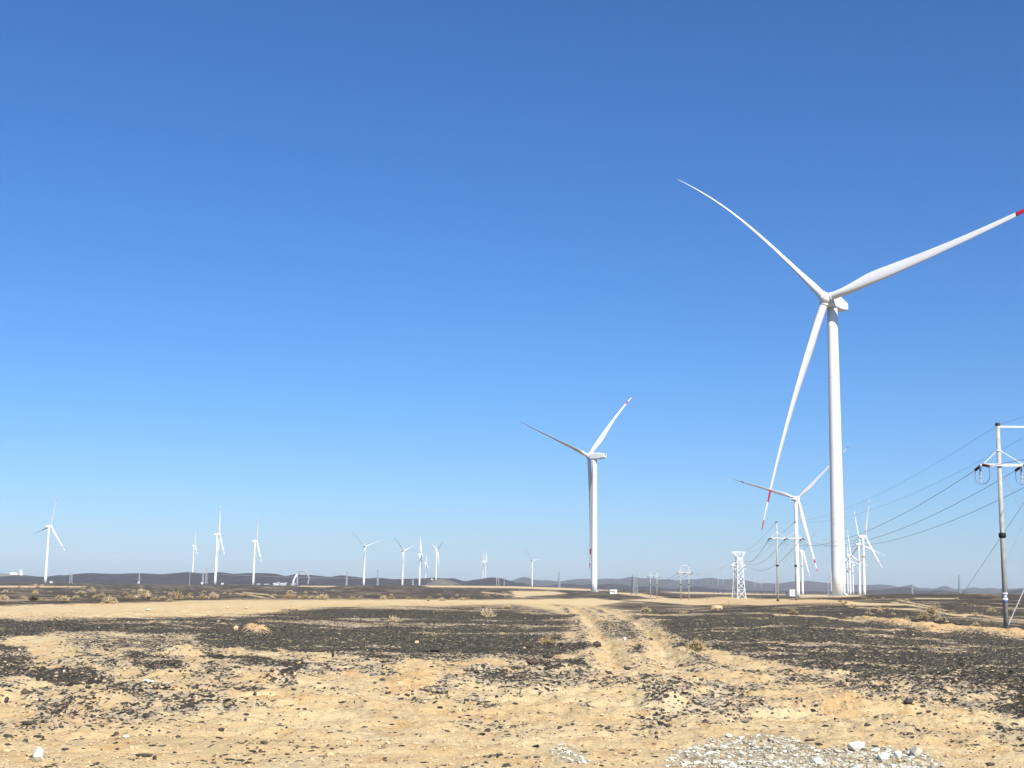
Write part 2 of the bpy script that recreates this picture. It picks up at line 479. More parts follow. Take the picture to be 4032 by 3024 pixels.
def relief(x, y, g, road, oran):
    d = np.hypot(x, y)
    near = sstep(260, 60, d)
    rough = 0.35 + 0.65 * sstep(19, 25, d)
    z = (fbm(x * 0.55, y * 0.55, 5, 4, 0.55) - 0.5) * 0.30 * near * rough * (1 - 0.75 * road)
    z += (fbm(x * 0.12, y * 0.12, 8, 3) - 0.5) * 0.30 * sstep(22, 40, d) * (1 - 0.8 * road) * near
    z += (fbm(x * 3.1, y * 3.1, 12, 4, 0.6) - 0.5) * (0.115 * rough + 0.035) * near
    z += (fbm(x * 11, y * 11, 15, 3, 0.6) - 0.5) * 0.046 * sstep(80, 30, d) * (0.7 + g)
    z += (1 - np.abs(2 * fbm(x * 0.9 + 4, y * 1.5, 19, 4, 0.6) - 1)) * 0.19 * sstep(22, 27, d) * sstep(50, 36, d) * (1 - road)
    z += oran * (0.16 + 0.34 * fbm(x * 1.6, y * 1.6, 23, 3)) * sstep(50, 70, d) * sstep(300, 200, d)
    # wheel ruts of the track in front, running across the view, and of the track leading away
    rr = (y - 21.2 - 0.05 * x + 0.5 * np.sin(x * 0.25))
    z -= 0.05 * (np.exp(-(rr / 0.22) ** 2) + np.exp(-((rr + 1.7) / 0.22) ** 2))
    sel = (x > -3) & (x < 12) & (y > 20) & (y < 200)
    if sel.any():
        rd = rut_dist(x[sel], y[sel])
        wob = 0.6 + 0.8 * fbm(x[sel] * 0.8, y[sel] * 0.4, 91, 3)
        z[sel] += wob * (-0.13 * np.exp(-(rd / 0.34) ** 2) + 0.085 * np.exp(-((rd - 0.8) / 0.34) ** 2) + 0.22 * (fbm(x[sel] * 2.6, y[sel] * 1.3, 95, 4, 0.6) - 0.5) * np.exp(-(rd / 1.6) ** 2)) * sstep(33, 46, d[sel])
    for mx, my, sx, sy, h in mounds:
        b = (np.abs(x - mx) < sx * 2.6) & (np.abs(y - my) < sy * 2.6)
        if b.any():
            q = ((x[b] - mx) / sx) ** 2 + ((y[b] - my) / sy) ** 2
            z[b] += h * np.exp(-q * 1.6) * (0.75 + 0.5 * fbm(x[b] * 2.3, y[b] * 2.3, 29, 3))
    z += (fbm(x * 0.03, y * 0.03, 77, 3) - 0.5) * 0.5 * sstep(120, 300, d) * sstep(3000, 1500, d)
    return z

def ground_at(x, y):
    x = np.atleast_1d(np.asarray(x, float)); y = np.atleast_1d(np.asarray(y, float))
    g, p, o, r, _, _ = cover(x, y)
    return land(x, y) + relief(x, y, g, r, o)

def on_ground(px, py, guess=None):                     # where the ray of a picture point meets the plain
    Y = guess or EYE * FPX / max(py - horizon_y(px), 3)
    for _ in range(12):
        p = at(px, py, Y)
        z = land([p[0]], [p[1]])[0]
        dr = ray(px, py)
        if dr[2] >= -1e-5: break
        Yn = (z - EYE) / (dr[2] / dr[1])
        Yn = min(max(Yn, 8), 3500)
        if abs(Yn - Y) < 0.01: break
        Y = 0.5 * Y + 0.5 * Yn
    p = at(px, py, Y)
    return p[0], p[1]

# ------------------------------------------------------------------ ground mesh: one sheet, fine near and coarse far
az_f = np.linspace(-26.5, 26.5, 830)
az_c = np.concatenate([np.linspace(26.5, 333.5, 62)[1:-1]])
AZ = np.radians(np.concatenate([az_f, az_c]))
rad = [0.5, 2, 4, 6, 8, 9.5, 11]
while rad[-1] < 14: rad.append(rad[-1] + 0.25)
while rad[-1] < 230: rad.append(rad[-1] * 1.0052)
while rad[-1] < 11500: rad.append(rad[-1] * 1.035)
RAD = np.array(rad)
A2, D2 = np.meshgrid(AZ, RAD)
gx = (np.sin(A2) * D2).ravel(); gy = (np.cos(A2) * D2).ravel()
g_, p_, o_, r_, _, _ = cover(gx, gy)
gz = land(gx, gy) + relief(gx, gy, g_, r_, o_)
nA, nR = len(AZ), len(RAD)
i0 = np.arange(nR - 1)[:, None] * nA; k0 = np.arange(nA)[None]
k1 = (k0 + 1) % nA
GF = np.stack([(i0 + k0), (i0 + nA + k0), (i0 + nA + k1), (i0 + k1)], -1).reshape(-1, 4)[:, ::-1]

def ground_material():
    m = bpy.data.materials.new('desert_ground')
    m.use_nodes = True
    nt = m.node_tree; N = nt.nodes; L = nt.links
    b = N['Principled BSDF']
    b.inputs['Roughness'].default_value = 0.95
    b.inputs['Specular IOR Level'].default_value = 0.1
    at_ = N.new('ShaderNodeAttribute'); at_.attribute_name = 'cover'
    sep = N.new('ShaderNodeSeparateColor'); L.new(at_.outputs['Color'], sep.inputs[0])
    ro = at_.outputs['Alpha']
    tc = N.new('ShaderNodeTexCoord')
    def noise(scale, detail=4, rough=0.55, vec=None, dist=0):
        n = N.new('ShaderNodeTexNoise')
        n.inputs['Scale'].default_value = scale; n.inputs['Detail'].default_value = detail
        n.inputs['Roughness'].default_value = rough; n.inputs['Distortion'].default_value = dist
        L.new(vec or tc.outputs['Object'], n.inputs['Vector'])
        return n.outputs['Fac']
    def mth(op, a, c=None, v=None, clamp=False):
        n = N.new('ShaderNodeMath'); n.operation = op; n.use_clamp = clamp
        for s, q in ((0, a), (1, c)):
            if q is None: continue
            if isinstance(q, (int, float)): n.inputs[s].default_value = q
            else: L.new(q, n.inputs[s])
        return n.outputs[0]
    def mix(f, a, c):
        n = N.new('ShaderNodeMix'); n.data_type = 'RGBA'
        if isinstance(f, (int, float)): n.inputs['Factor'].default_value = f
        else: L.new(f, n.inputs['Factor'])
        for key, q in (('A', a), ('B', c)):
            s = [i for i in n.inputs if i.name == key and i.type == 'RGBA'][0]
            if isinstance(q, tuple): s.default_value = (*q, 1)
            else: L.new(q, s)
        return [o for o in n.outputs if o.type == 'RGBA'][0]
    def mr(v, a, c, lo=0.0, hi=1.0):
        n = N.new('ShaderNodeMapRange'); n.interpolation_type = 'SMOOTHSTEP'
        L.new(v, n.inputs['Value'])
        n.inputs['From Min'].default_value = a; n.inputs['From Max'].default_value = c
        n.inputs['To Min'].default_value = lo; n.inputs['To Max'].default_value = hi
        return n.outputs[0]
    n_big = noise(0.22, 5); n_mid = noise(1.3, 6, 0.6); n_fine = noise(9, 6, 0.65); n_grit_shade = noise(38, 4, 0.7)
    sand = mix(mr(n_big, 0.38, 0.62), (0.56, 0.41, 0.21), (0.61, 0.48, 0.27))
    sand = mix(mr(n_mid, 0.45, 0.72), sand, (0.49, 0.315, 0.14))
    sand = mix(mr(n_fine, 0.5, 0.75), sand, (0.65, 0.52, 0.30))
    sand = mix(mr(n_grit_shade, 0.52, 0.68, 0, 0.8), sand, (0.23, 0.15, 0.08))  # dark grit, with small clod shadows put into the sand colour
    fines = mth('MULTIPLY', mr(noise(0.55, 6, 0.7), 0.5, 0.7), 0.45)
    sand = mix(fines, sand, (0.30, 0.245, 0.165))
    wash = mth('MULTIPLY', mth('MULTIPLY', mr(sep.outputs[0], 0.08, 0.40), mr(noise(0.9, 5, 0.65), 0.35, 0.6)), 0.75)
    sand = mix(wash, sand, (0.37, 0.32, 0.245))
    sand = mix(mth('MULTIPLY', sep.outputs[2], 0.75), sand, mix(mr(n_fine, 0.4, 0.6), (0.50, 0.31, 0.13), (0.56, 0.39, 0.20)))
    pal_shade = mix(mr(n_fine, 0.4, 0.6), (0.16, 0.135, 0.09), (0.44, 0.40, 0.30))  # base tone darkened to put shade in the gaps between rubble stones
    sand = mix(mth('MULTIPLY', sep.outputs[1], 0.8), sand, pal_shade)
    sand = mix(mth('MULTIPLY', ro, 0.35), sand, (0.57, 0.44, 0.25))
    # stone chips: cells of dark gravel, more of them where the cover is dense
    vor = N.new('ShaderNodeTexVoronoi'); vor.inputs['Scale'].default_value = 7.0
    L.new(tc.outputs['Object'], vor.inputs['Vector'])
    vor2 = N.new('ShaderNodeTexVoronoi'); vor2.inputs['Scale'].default_value = 15.0
    L.new(tc.outputs['Object'], vor2.inputs['Vector'])
    vs = N.new('ShaderNodeSeparateColor'); L.new(vor.outputs['Color'], vs.inputs[0])
    vs2 = N.new('ShaderNodeSeparateColor'); L.new(vor2.outputs['Color'], vs2.inputs[0])
    clump = mth('MULTIPLY', mth('SUBTRACT', noise(2.2, 5, 0.65), 0.5), 0.9)
    t = mth('ADD', sep.outputs[0], mth('MULTIPLY', clump, mr(sep.outputs[0], 0.0, 0.35)))
    c1 = mth('MULTIPLY', mth('LESS_THAN', vs.outputs[0], t), mth('LESS_THAN', vor.outputs['Distance'], mth('ADD', 0.42, mth('MULTIPLY', sep.outputs[0], 0.62))))
    c2 = mth('MULTIPLY', mth('LESS_THAN', vs2.outputs[0], mth('MULTIPLY', t, 0.9)), mth('LESS_THAN', vor2.outputs['Distance'], mth('ADD', 0.36, mth('MULTIPLY', sep.outputs[0], 0.6))))
    chips = mth('MAXIMUM', c1, c2)
    dk = mix(vs.outputs[1], (0.030, 0.0275, 0.022), (0.080, 0.070, 0.053))
    dk = mix(mr(vs2.outputs[2], 0.86, 0.94), dk, (0.25, 0.20, 0.125))
    # beyond what the chips resolve to, their average
    cam_ = N.new('ShaderNodeNewGeometry')
    ln = N.new('ShaderNodeVectorMath'); ln.operation = 'LENGTH'; L.new(cam_.outputs['Position'], ln.inputs[0])
    farf = mr(ln.outputs['Value'], 70, 180)
    n_far = noise(0.35, 5, 0.65)
    av = mth('MULTIPLY', sep.outputs[0], mr(n_far, 0.25, 0.75, 1.16, 0.86))
    chips_f = N.new('ShaderNodeMix'); chips_f.data_type = 'FLOAT'
    L.new(farf, chips_f.inputs[0]); L.new(chips, chips_f.inputs[2]); L.new(av, chips_f.inputs[3])
    dkfar = mix(mr(noise(0.05, 4), 0.35, 0.65), (0.036, 0.029, 0.024), (0.058, 0.046, 0.034))
    dk = mix(farf, dk, dkfar)
    colr = mix(mth('MINIMUM', chips_f.outputs[0], 1.0), sand, dk)
    L.new(colr, b.inputs['Base Color'])
    bp = N.new('ShaderNodeBump'); bp.inputs['Strength'].default_value = 0.9; bp.inputs['Distance'].default_value = 0.06
    hgt = mth('ADD', mth('MULTIPLY', n_fine, 0.9), mth('ADD', mth('MULTIPLY', n_grit_shade, 0.35), mth('MULTIPLY', chips, 0.35)))
    L.new(hgt, bp.inputs['Height']); L.new(bp.outputs[0], b.inputs['Normal'])
    return m

gme = big_mesh('ground', np.stack([gx, gy, gz], 1), GF, ground_material(), True)
ca = gme.attributes.new('cover', 'FLOAT_COLOR', 'POINT')
ca.data.foreach_set('color', np.stack([g_, p_, o_, r_], 1).astype(np.float32).ravel())
ground = obj('ground', gme)
tag(ground, 'tan desert plain with dark gravel fields, sandy tracks and low mounds', None, kind='structure')

# ------------------------------------------------------------------ hills
def hill_mat(name, c1, c2, c3):
    m = bpy.data.materials.new(name); m.use_nodes = True
    nt = m.node_tree; N = nt.nodes; L = nt.links
    b = N['Principled BSDF']; b.inputs['Roughness'].default_value = 0.95; b.inputs['Specular IOR Level'].default_value = 0.05
    tc = N.new('ShaderNodeTexCoord')
    n = N.new('ShaderNodeTexNoise'); n.inputs['Scale'].default_value = 0.02; n.inputs['Detail'].default_value = 8; n.inputs['Roughness'].default_value = 0.65
    L.new(tc.outputs['Object'], n.inputs['Vector'])
    r = N.new('ShaderNodeValToRGB')
    e = r.color_ramp.elements; e[0].position = 0.32; e[0].color = (*c1, 1); e[1].position = 0.55; e[1].color = (*c2, 1)
    q = e.new(0.74); q.color = (*c3, 1)
    L.new(n.outputs['Fac'], r.inputs['Fac']); L.new(r.outputs['Color'], b.inputs['Base Color'])
    return m
HM = [hill_mat('hill_dark', (0.028, 0.024, 0.024), (0.046, 0.039, 0.037), (0.10, 0.085, 0.075)),
      hill_mat('hill_mid', (0.045, 0.040, 0.038), (0.07, 0.060, 0.055), (0.14, 0.12, 0.10)),
      hill_mat('hill_tan', (0.17, 0.14, 0.105), (0.22, 0.185, 0.14), (0.28, 0.235, 0.17)), hill_mat('hill_spur', (0.10, 0.085, 0.068), (0.15, 0.128, 0.10), (0.21, 0.18, 0.14))]
def hills(prof, D, wf, wb, m, label, seed, foot=-5.5, n_az=560, rough=1.0):
    prof = sorted(prof)
    X = np.array([p[0] for p in prof], float); Yp = np.array([p[1] for p in prof], float)
    pxs = np.linspace(X[0], X[-1], n_az)
    ys = np.interp(pxs, X, Yp)
    ys = np.convolve(np.pad(ys, 2, 'edge'), [.1, .2, .4, .2, .1], 'valid')
    t = np.concatenate([np.linspace(-1, 0, 22), np.linspace(0, 1, 12)[1:]])
    V = []
    crest = np.array([at(a, c, D) for a, c in zip(pxs, ys)])
    dirs = crest[:, :2] / np.linalg.norm(crest[:, :2], axis=1)[:, None]
    rr = np.linalg.norm(crest[:, :2], axis=1)
    G = np.zeros((len(t), n_az, 3))
    for i, tt in enumerate(t):
        wdt = wf if tt < 0 else wb
        wv = 0.65 + 0.7 * fbm(pxs * 0.012, np.zeros(n_az) + seed, seed)
        r = rr + tt * wdt * (wv if tt < 0 else 1)
        x = dirs[:, 0] * r; y = dirs[:, 1] * r
        sh = np.cos(np.clip(tt, -1, 1) * math.pi / 2) ** (1.35)
        gul = (1 - np.abs(2 * fbm(x * 0.016, y * 0.010, seed + 3, 5, 0.55) - 1)) ** 1.4
        hgt = np.maximum(crest[:, 2] - foot, 0.5)
        z = foot + hgt * sh * (1 - 1.1 * rough * gul * (abs(tt) ** 0.6) * (1 - abs(tt)))
        G[i, :, 0] = x; G[i, :, 1] = y; G[i, :, 2] = z - (3 if abs(tt) > .999 else 0)
    V = G.reshape(-1, 3)
    i0 = np.arange(len(t) - 1)[:, None] * n_az; k0 = np.arange(n_az - 1)[None]
    F = np.stack([i0 + k0, i0 + k0 + 1, i0 + n_az + k0 + 1, i0 + n_az + k0], -1).reshape(-1, 4)
    o = obj('hills', big_mesh('hills', V, F, m, True))
    tag(o, label, None, kind='structure')
    return o
L1 = [(-2600, 2275), (-1800, 2255), (-1200, 2268), (-600, 2252), (-200, 2264), (0, 2270), (75, 2264), (110, 2268), (150, 2270), (175, 2271), (200, 2269), (232, 2263), (256, 2266), (300, 2260), (350, 2256),
      (400, 2258), (450, 2260), (520, 2257), (560, 2257), (640, 2261), (700, 2255), (740, 2252), (800, 2258), (870, 2252), (920, 2260), (975, 2256), (1060, 2257), (1095, 2260), (1124, 2270), (1165, 2259),
      (1190, 2264), (1220, 2263), (1300, 2272), (1345, 2264), (1375, 2269), (1400, 2271), (1440, 2277), (1490, 2274), (1550, 2281), (1600, 2279), (1680, 2277), (1710, 2273), (1730, 2276), (1745, 2281), (1765, 2277),
      (1785, 2276), (1810, 2283), (1830, 2290), (1860, 2283), (1885, 2282), (1910, 2276), (1935, 2273), (1975, 2276), (2010, 2288), (2040, 2296), (2075, 2303), (2110, 2312), (2200, 2322)]
hills(L1, 3900, 640, 500, HM[0], 'dark rounded hills along the left horizon', 3, -4.8)
MID = [(1500, 2312), (1750, 2300), (1860, 2302), (2016, 2296), (2060, 2294), (2100, 2306), (2150, 2308), (2204, 2299), (2247, 2298), (2283, 2304), (2320, 2300), (2360, 2302), (2400, 2298), (2456, 2301), (2490, 2312), (2526, 2309), (2563, 2307),
       (2640, 2318), (2700, 2316), (2740, 2307), (2756, 2308), (2800, 2318), (2860, 2322), (3000, 2326), (3200, 2328), (3380, 2330), (3420, 2324), (3480, 2321), (3503, 2318), (3530, 2315), (3556, 2309), (3580, 2314), (3612, 2325), (3660, 2327),
       (3690, 2322), (3720, 2326), (3760, 2330), (3830, 2334), (3900, 2345), (3940, 2334), (3980, 2326), (4032, 2317), (4200, 2306), (4500, 2322), (5000, 2310), (5600, 2330)]
hills(MID, 5000, 700, 500, HM[0], 'low dark hills in front of the hazy range', 11, -5.5)
FAR = [(1300, 2290), (1600, 2284), (1750, 2276), (1830, 2290), (1960, 2292), (2016, 2286), (2046, 2274), (2077, 2271), (2104, 2284), (2168, 2285), (2195, 2290), (2259, 2281), (2289, 2279), (2356, 2281), (2380, 2278), (2447, 2280), (2472, 2271), (2490, 2271),
       (2532, 2278), (2563, 2274), (2593, 2282), (2639, 2280), (2669, 2287), (2700, 2281), (2740, 2281), (2794, 2274), (2834, 2281), (2882, 2280), (2946, 2286), (2992, 2298), (3016, 2295), (3068, 2298), (3113, 2290), (3165, 2286), (3204, 2289),
       (3250, 2295), (3330, 2300), (3409, 2304), (3460, 2301), (3512, 2304), (3539, 2313), (3562, 2308), (3585, 2300), (3600, 2308), (3612, 2316), (3649, 2315), (3682, 2319), (3709, 2307), (3725, 2306), (3737, 2309), (3752, 2319), (3791, 2321), (3834, 2311),
       (3865, 2318), (3901, 2314), (3937, 2319), (4032, 2316), (4300, 2300), (4700, 2312), (5200, 2300), (5800, 2320)]
hills(FAR, 8200, 1500, 700, HM[1], 'pale hazy range of hills far off on the right', 17, -6.5)
TAN = [(-900, 2275), (-400, 2262), (-100, 2258), (0, 2258), (40, 2260), (90, 2262), (120, 2266), (180, 2276), (300, 2290)]
hills(TAN, 4700, 420, 400, HM[2], 'pale sandy rise behind the dark hills at the far left', 23, -5)
PAD = [(1655, 2312), (1680, 2296), (1700, 2285), (1717, 2281), (1745, 2281), (1775, 2286), (1800, 2296), (1830, 2310)]
hills(PAD, 3560, 190, 160, HM[3], 'pale graded spur under a turbine', 29, -4.8, 80)

# ------------------------------------------------------------------ wind turbines
def frame(psi, tilt):
    n = np.array([math.sin(psi) * math.cos(tilt), -math.cos(psi) * math.cos(tilt), math.sin(tilt)])
    s = np.cross([0, 0, 1.0], n); s /= np.linalg.norm(s)
    return n, s, np.cross(n, s)

_cr = [0, .03, .06, .12, .18, .24, .32, .42, .55, .68, .8, .9, .96, .985, 1]
_cc = [2.7, 2.7, 2.8, 3.6, 4.25, 4.3, 3.85, 3.2, 2.55, 2.0, 1.6, 1.2, .8, .5, .12]
_ct = [1, 1, .95, .68, .5, .40, .33, .28, .24, .21, .19, .18, .18, .18, .2]
def blade_pts(R, phi, s0, s1, ns, q, b, g, n, s, u, pitch=90, infl=0.0, root=1.3, nl=16, bow=0.0):
    er = math.cos(phi) * u + math.sin(phi) * s
    et = -math.sin(phi) * u + math.cos(phi) * s
    k = R / 84.0
    V = []
    r = np.linspace(s0, s1, ns)
    ctr = [er * (root * k + x * (R - root * k)) + n * q * x + et * (b * x ** 2.2 + bow * math.sin(math.pi * min(1, x) ** 1.6)) - np.array([0, 0, g]) * x * x for x in r]
    for i, x in enumerate(r):
        tw = math.radians(pitch - 13 * (1 - min(1, x / 0.85)) ** 1.6)
        c = math.cos(tw) * et + math.sin(tw) * n
        f = np.cross(er, c)
        ch = np.interp(x, _cr, _cc) * k; th = np.interp(x, _cr, _ct) * ch
        blend = sstep(0.05, 0.2, x)
        for j in range(nl):
            a = 2 * math.pi * j / nl
            cx = math.cos(a); sy = math.sin(a)
            # airfoil-like: fat towards the leading edge (+c), thin trailing edge
            tt = sy * (1 - blend * 0.45 * (1 - cx) * 0.5 * 1.3)
            V.append(ctr[i] + c * (cx * (ch / 2 + infl) - blend * 0.17 * ch) + f * (tt * (th / 2 + infl)))
    F = []
    for i in range(ns - 1):
        for j in range(nl):
            F.append((i * nl + j, i * nl + (j + 1) % nl, (i + 1) * nl + (j + 1) % nl, (i + 1) * nl + j))
    F.append(tuple(range(nl - 1, -1, -1))); F.append(tuple((ns - 1) * nl + j for j in range(nl)))
    return V, F

def lathe(prof, org, ax, n=28):                        # prof: (along, radius)
    ax = Vector(ax).normalized()
    a = ax.cross(Vector((0, 0, 1)))
    a = a.normalized() if a.length > 1e-3 else Vector((1, 0, 0))
    b = ax.cross(a)
    V = []; F = []
    for t, r in prof:
        for k in range(n):
            w_ = 2 * math.pi * k / n
            V.append(Vector(org) + ax * t + (a * math.cos(w_) + b * math.sin(w_)) * r)
    for i in range(len(prof) - 1):
        for k in range(n):
            F.append((i * n + k, i * n + (k + 1) % n, (i + 1) * n + (k + 1) % n, (i + 1) * n + k))
    F.append(tuple(range(n - 1, -1, -1))); F.append(tuple((len(prof) - 1) * n + k for k in range(n)))
    return V, F

def nacelle_shape(n, s, up, k, sizes, front=2.2, rear=-10.2):
    """lofted box with chamfered corners along the axis; sizes = (along, half width, top, bottom, chamfer)"""
    V = []; F = []
    for a, hw, zt, zb, ch in sizes:
        ring = [(-hw, zb + ch), (-hw, zt - ch), (-hw + ch, zt), (hw - ch, zt), (hw, zt - ch), (hw, zb + ch), (hw - ch, zb), (-hw + ch, zb)]
        for x, z in ring:
            V.append(n * a * k + s * x * k + up * z * k)
    m = 8
    for i in range(len(sizes) - 1):
        for j in range(m):
            F.append((i * m + j, i * m + (j + 1) % m, (i + 1) * m + (j + 1) % m, (i + 1) * m + j))
    F.append(tuple(range(m - 1, -1, -1))); F.append(tuple((len(sizes) - 1) * m + j for j in range(m)))
    return V, F

def big_turbine(label, hubpx, Y, psi, phi, R, q, b, g, tilt, bands, pitch=90, seams=(), extras=(), bows=(0, 0, 0)):
    n, s, u = frame(R_(psi), R_(tilt))
    hub = at(*hubpx, Y)
    nh = np.array([n[0], n[1], 0]); nh /= np.linalg.norm(nh)
    base = hub - nh * 5.2
    bz = land([base[0]], [base[1]])[0] - 0.05
    t = thing('wind_turbine', label, 'wind turbine', (base[0], base[1], bz), 'wind turbines of the farm')
    off = hub - np.array([base[0], base[1], bz])
    top = off[2] - 2.5
    N = 44
    prof = []
    for i in range(15):
        f = i / 14
        prof.append((f * top, 2.36 - 0.64 * f ** 1.1))
    tw = obj('tower', mesh('tower', *lathe(prof, (0, 0, 0), (0, 0, 1), N), True, M['white_tower']), t)
    for z in seams:
        r = 2.36 - 0.64 * (z / top) ** 1.1
        obj('flange_seam', mesh('flange_seam', *lathe([(z - .06, r + .005), (z - .05, r + .035), (z + .05, r + .035), (z + .06, r + .005)], (0, 0, 0), (0, 0, 1), N), True, M['grey']), tw)
    # door and stairs at the foot, towards the track
    db = MB(); db.box(-.45, .45, -2.44, -2.30, 1.2, 3.3)
    d_ = db.build('door', M['grey'], tw); d_.rotation_euler = (0, 0, R_(35))
    sb = MB()
    for i in range(5): sb.box(-.6, .6, -3.9 + i * .3, -3.58 + i * .3, 0.0, .22 * (i + 1))
    s_ = sb.build('stairs', M['galv'], t); s_.rotation_euler = (0, 0, R_(35))
    fb = lathe([(-.6, 3.6), (.12, 3.5), (.14, 3.3)], (0, 0, 0), (0, 0, 1), 32)
    obj('foundation', mesh('foundation', *fb, False, M['concrete']), t)
    # nacelle, in hub frame
    n0, u0, hub_n = n, u, n                                # the housing lies level, the rotor axis is tilted
    n, u = nh, np.array([0, 0, 1.0])
    sizes = [(-1.2, 1.7, 1.75, -1.9, .7), (-2.1, 2.1, 2.0, -2.45, .45), (-8.6, 2.2, 1.95, -2.75, .4), (-10.2, 2.15, 1.7, -2.6, .4), (-14.4, 1.9, 1.0, -1.9, .4), (-14.95, 1.7, .8, -1.6, .35)]
    na = obj('nacelle', mesh('nacelle', *nacelle_shape(n, s, u, 1, sizes), False, M['white']), t, tuple(off))
    # seam line, hatch, mast with wind vane, rear vent
    mb = MB()
    mb.bar(off * 0 + n * -11.5 + u * 1.6, n * -11.5 + u * 3.2, .10); mb.bar(n * -11.5 + u * 3.1 - s * .5, n * -11.5 + u * 3.1 + s * .5, .07)
    mb.bar(n * -11.5 + u * 3.1 + s * .5, n * -11.5 + u * 3.45 + s * .5, .12); mb.bar(n * -11.5 + u * 3.1 - s * .5, n * -11.9 + u * 3.4 - s * .5, .12)
    mb.build('wind_vane', M['farsteel'], na)
    for sg in (-1, 1):
        lb = MB(); lb.bar(n * -2.3 + s * sg * 2.115 - u * 1.25, n * -8.6 + s * sg * 2.215 - u * 1.25, .05, .04)
        lb.bar(n * -8.6 + s * sg * 2.215 - u * 1.25, n * -14.3 + s * sg * 1.92 - u * .6, .05, .04)
        lb.build('panel_seam', M['grey'], na)
    vb = MB()
    vb.bar(n * -14.93 - s * 1.0 + u * .1, n * -14.93 + s * 1.0 + u * .1, .06, .9)
    vb.build('rear_vent', M['dark'], na)
    for e in extras: e(na, n, s, u)
    n, u = n0, u0
    # hub
    hb = obj('hub', mesh('hub', *lathe([(-1.3, 1.75), (-.9, 2.05), (.2, 2.15), (1.1, 2.0), (1.9, 1.55), (2.35, 1.0), (2.42, .85)], (0, 0, 0), n, 32), True, M['white']), t, tuple(off))
    obj('nose_cap', mesh('nose_cap', *lathe([(2.40, .62), (2.58, .60), (2.62, .5), (2.60, .3), (2.56, .1)], (0, 0, 0), n, 24), True, M['white']), hb)
    for kk in range(3):
        ph = R_(phi) + kk * 2 * math.pi / 3
        er = math.cos(ph) * u + math.sin(ph) * s
        obj('blade_collar', mesh('blade_collar', *lathe([(.6, 1.52), (2.05, 1.5), (2.06, 1.58), (2.3, 1.58), (2.31, 1.42)], (0, 0, 0), er, 28), True, M['white']), hb)
        pt = pitch[kk] if isinstance(pitch, (list, tuple)) else pitch
        args = (q, b, g, n, s, u, pt)
        bl = obj('blade', mesh('blade', *blade_pts(R, ph, 0, 1, 60, *args, bow=bows[kk]), True, M['white']), t, tuple(off))
        for s0, s1 in bands[kk]:
            obj('red_band', mesh('red_band', *blade_pts(R, ph, s0, s1, 9, *args, 0.035, bow=bows[kk]), True, M['red']), bl)
    return t

def logo(na, n, s, u):                                 # faint teal lettering on the right side of the housing
    x = -8.2
    for i, (w_, h_) in enumerate(((.9, 1.1), (.5, .7), (.5, .7), (.5, .7), (.5, .7), (.5, .7))):
        m = MB(); a = -1  # right-hand side as seen from the camera
        side = 1 if (s[0] * 1.0) < 0 else -1
        for dz in ((0, h_) if i % 2 else (0, h_ / 2, h_)):
            m.bar(n * x + s * LOGO_SIDE * 2.235 + u * (-.5 + dz), n * (x + w_) + s * LOGO_SIDE * 2.235 + u * (-.3 + dz), .12, .05)
        m.bar(n * (x + .06) + s * LOGO_SIDE * 2.24 + u * (-.36), n * (x + .06) + s * LOGO_SIDE * 2.24 + u * (-.24 + h_), .05, .12)
        m.build('logo_letter', M['teal'], na)
        x += w_ + .28
LOGO_SIDE = -1
big_turbine('largest white wind turbine, on the right, one blade tip cut off by the frame',
            (3251, 1176), 444, -37.7, -43.6, 82.4, 4.42, -5.37, 1.41, 7.7, ([], [(.82, .875), (.945, .985)], [(.82, .87), (.945, .985)]), [105, 2, 95],
            (3.9, 24.0, 49.0, 74.0), bows=(1.3, 0, 0))
big_turbine('mid-sized white wind turbine standing alone in the middle, nacelle seen from the side',
            (2319, 1796), 980, -129.9, 77.0, 82.2, 6.09, -4.23, 4.41, 5.5, ([], [(.82, .87), (.945, .985)], [(.82, .87), (.945, .99)]), 90, (3.9,))
big_turbine('white wind turbine partly behind the largest tower, white cabinet at its foot',
            (3141, 1963), 1350, 144.8, 73.7, 76.6, 3.21, -1.24, 0.35, 3.0, ([(.82, .87)], [(.82, .87), (.945, .985)], [(.82, .87), (.945, .985)]), 25, (3.9,), (logo,))

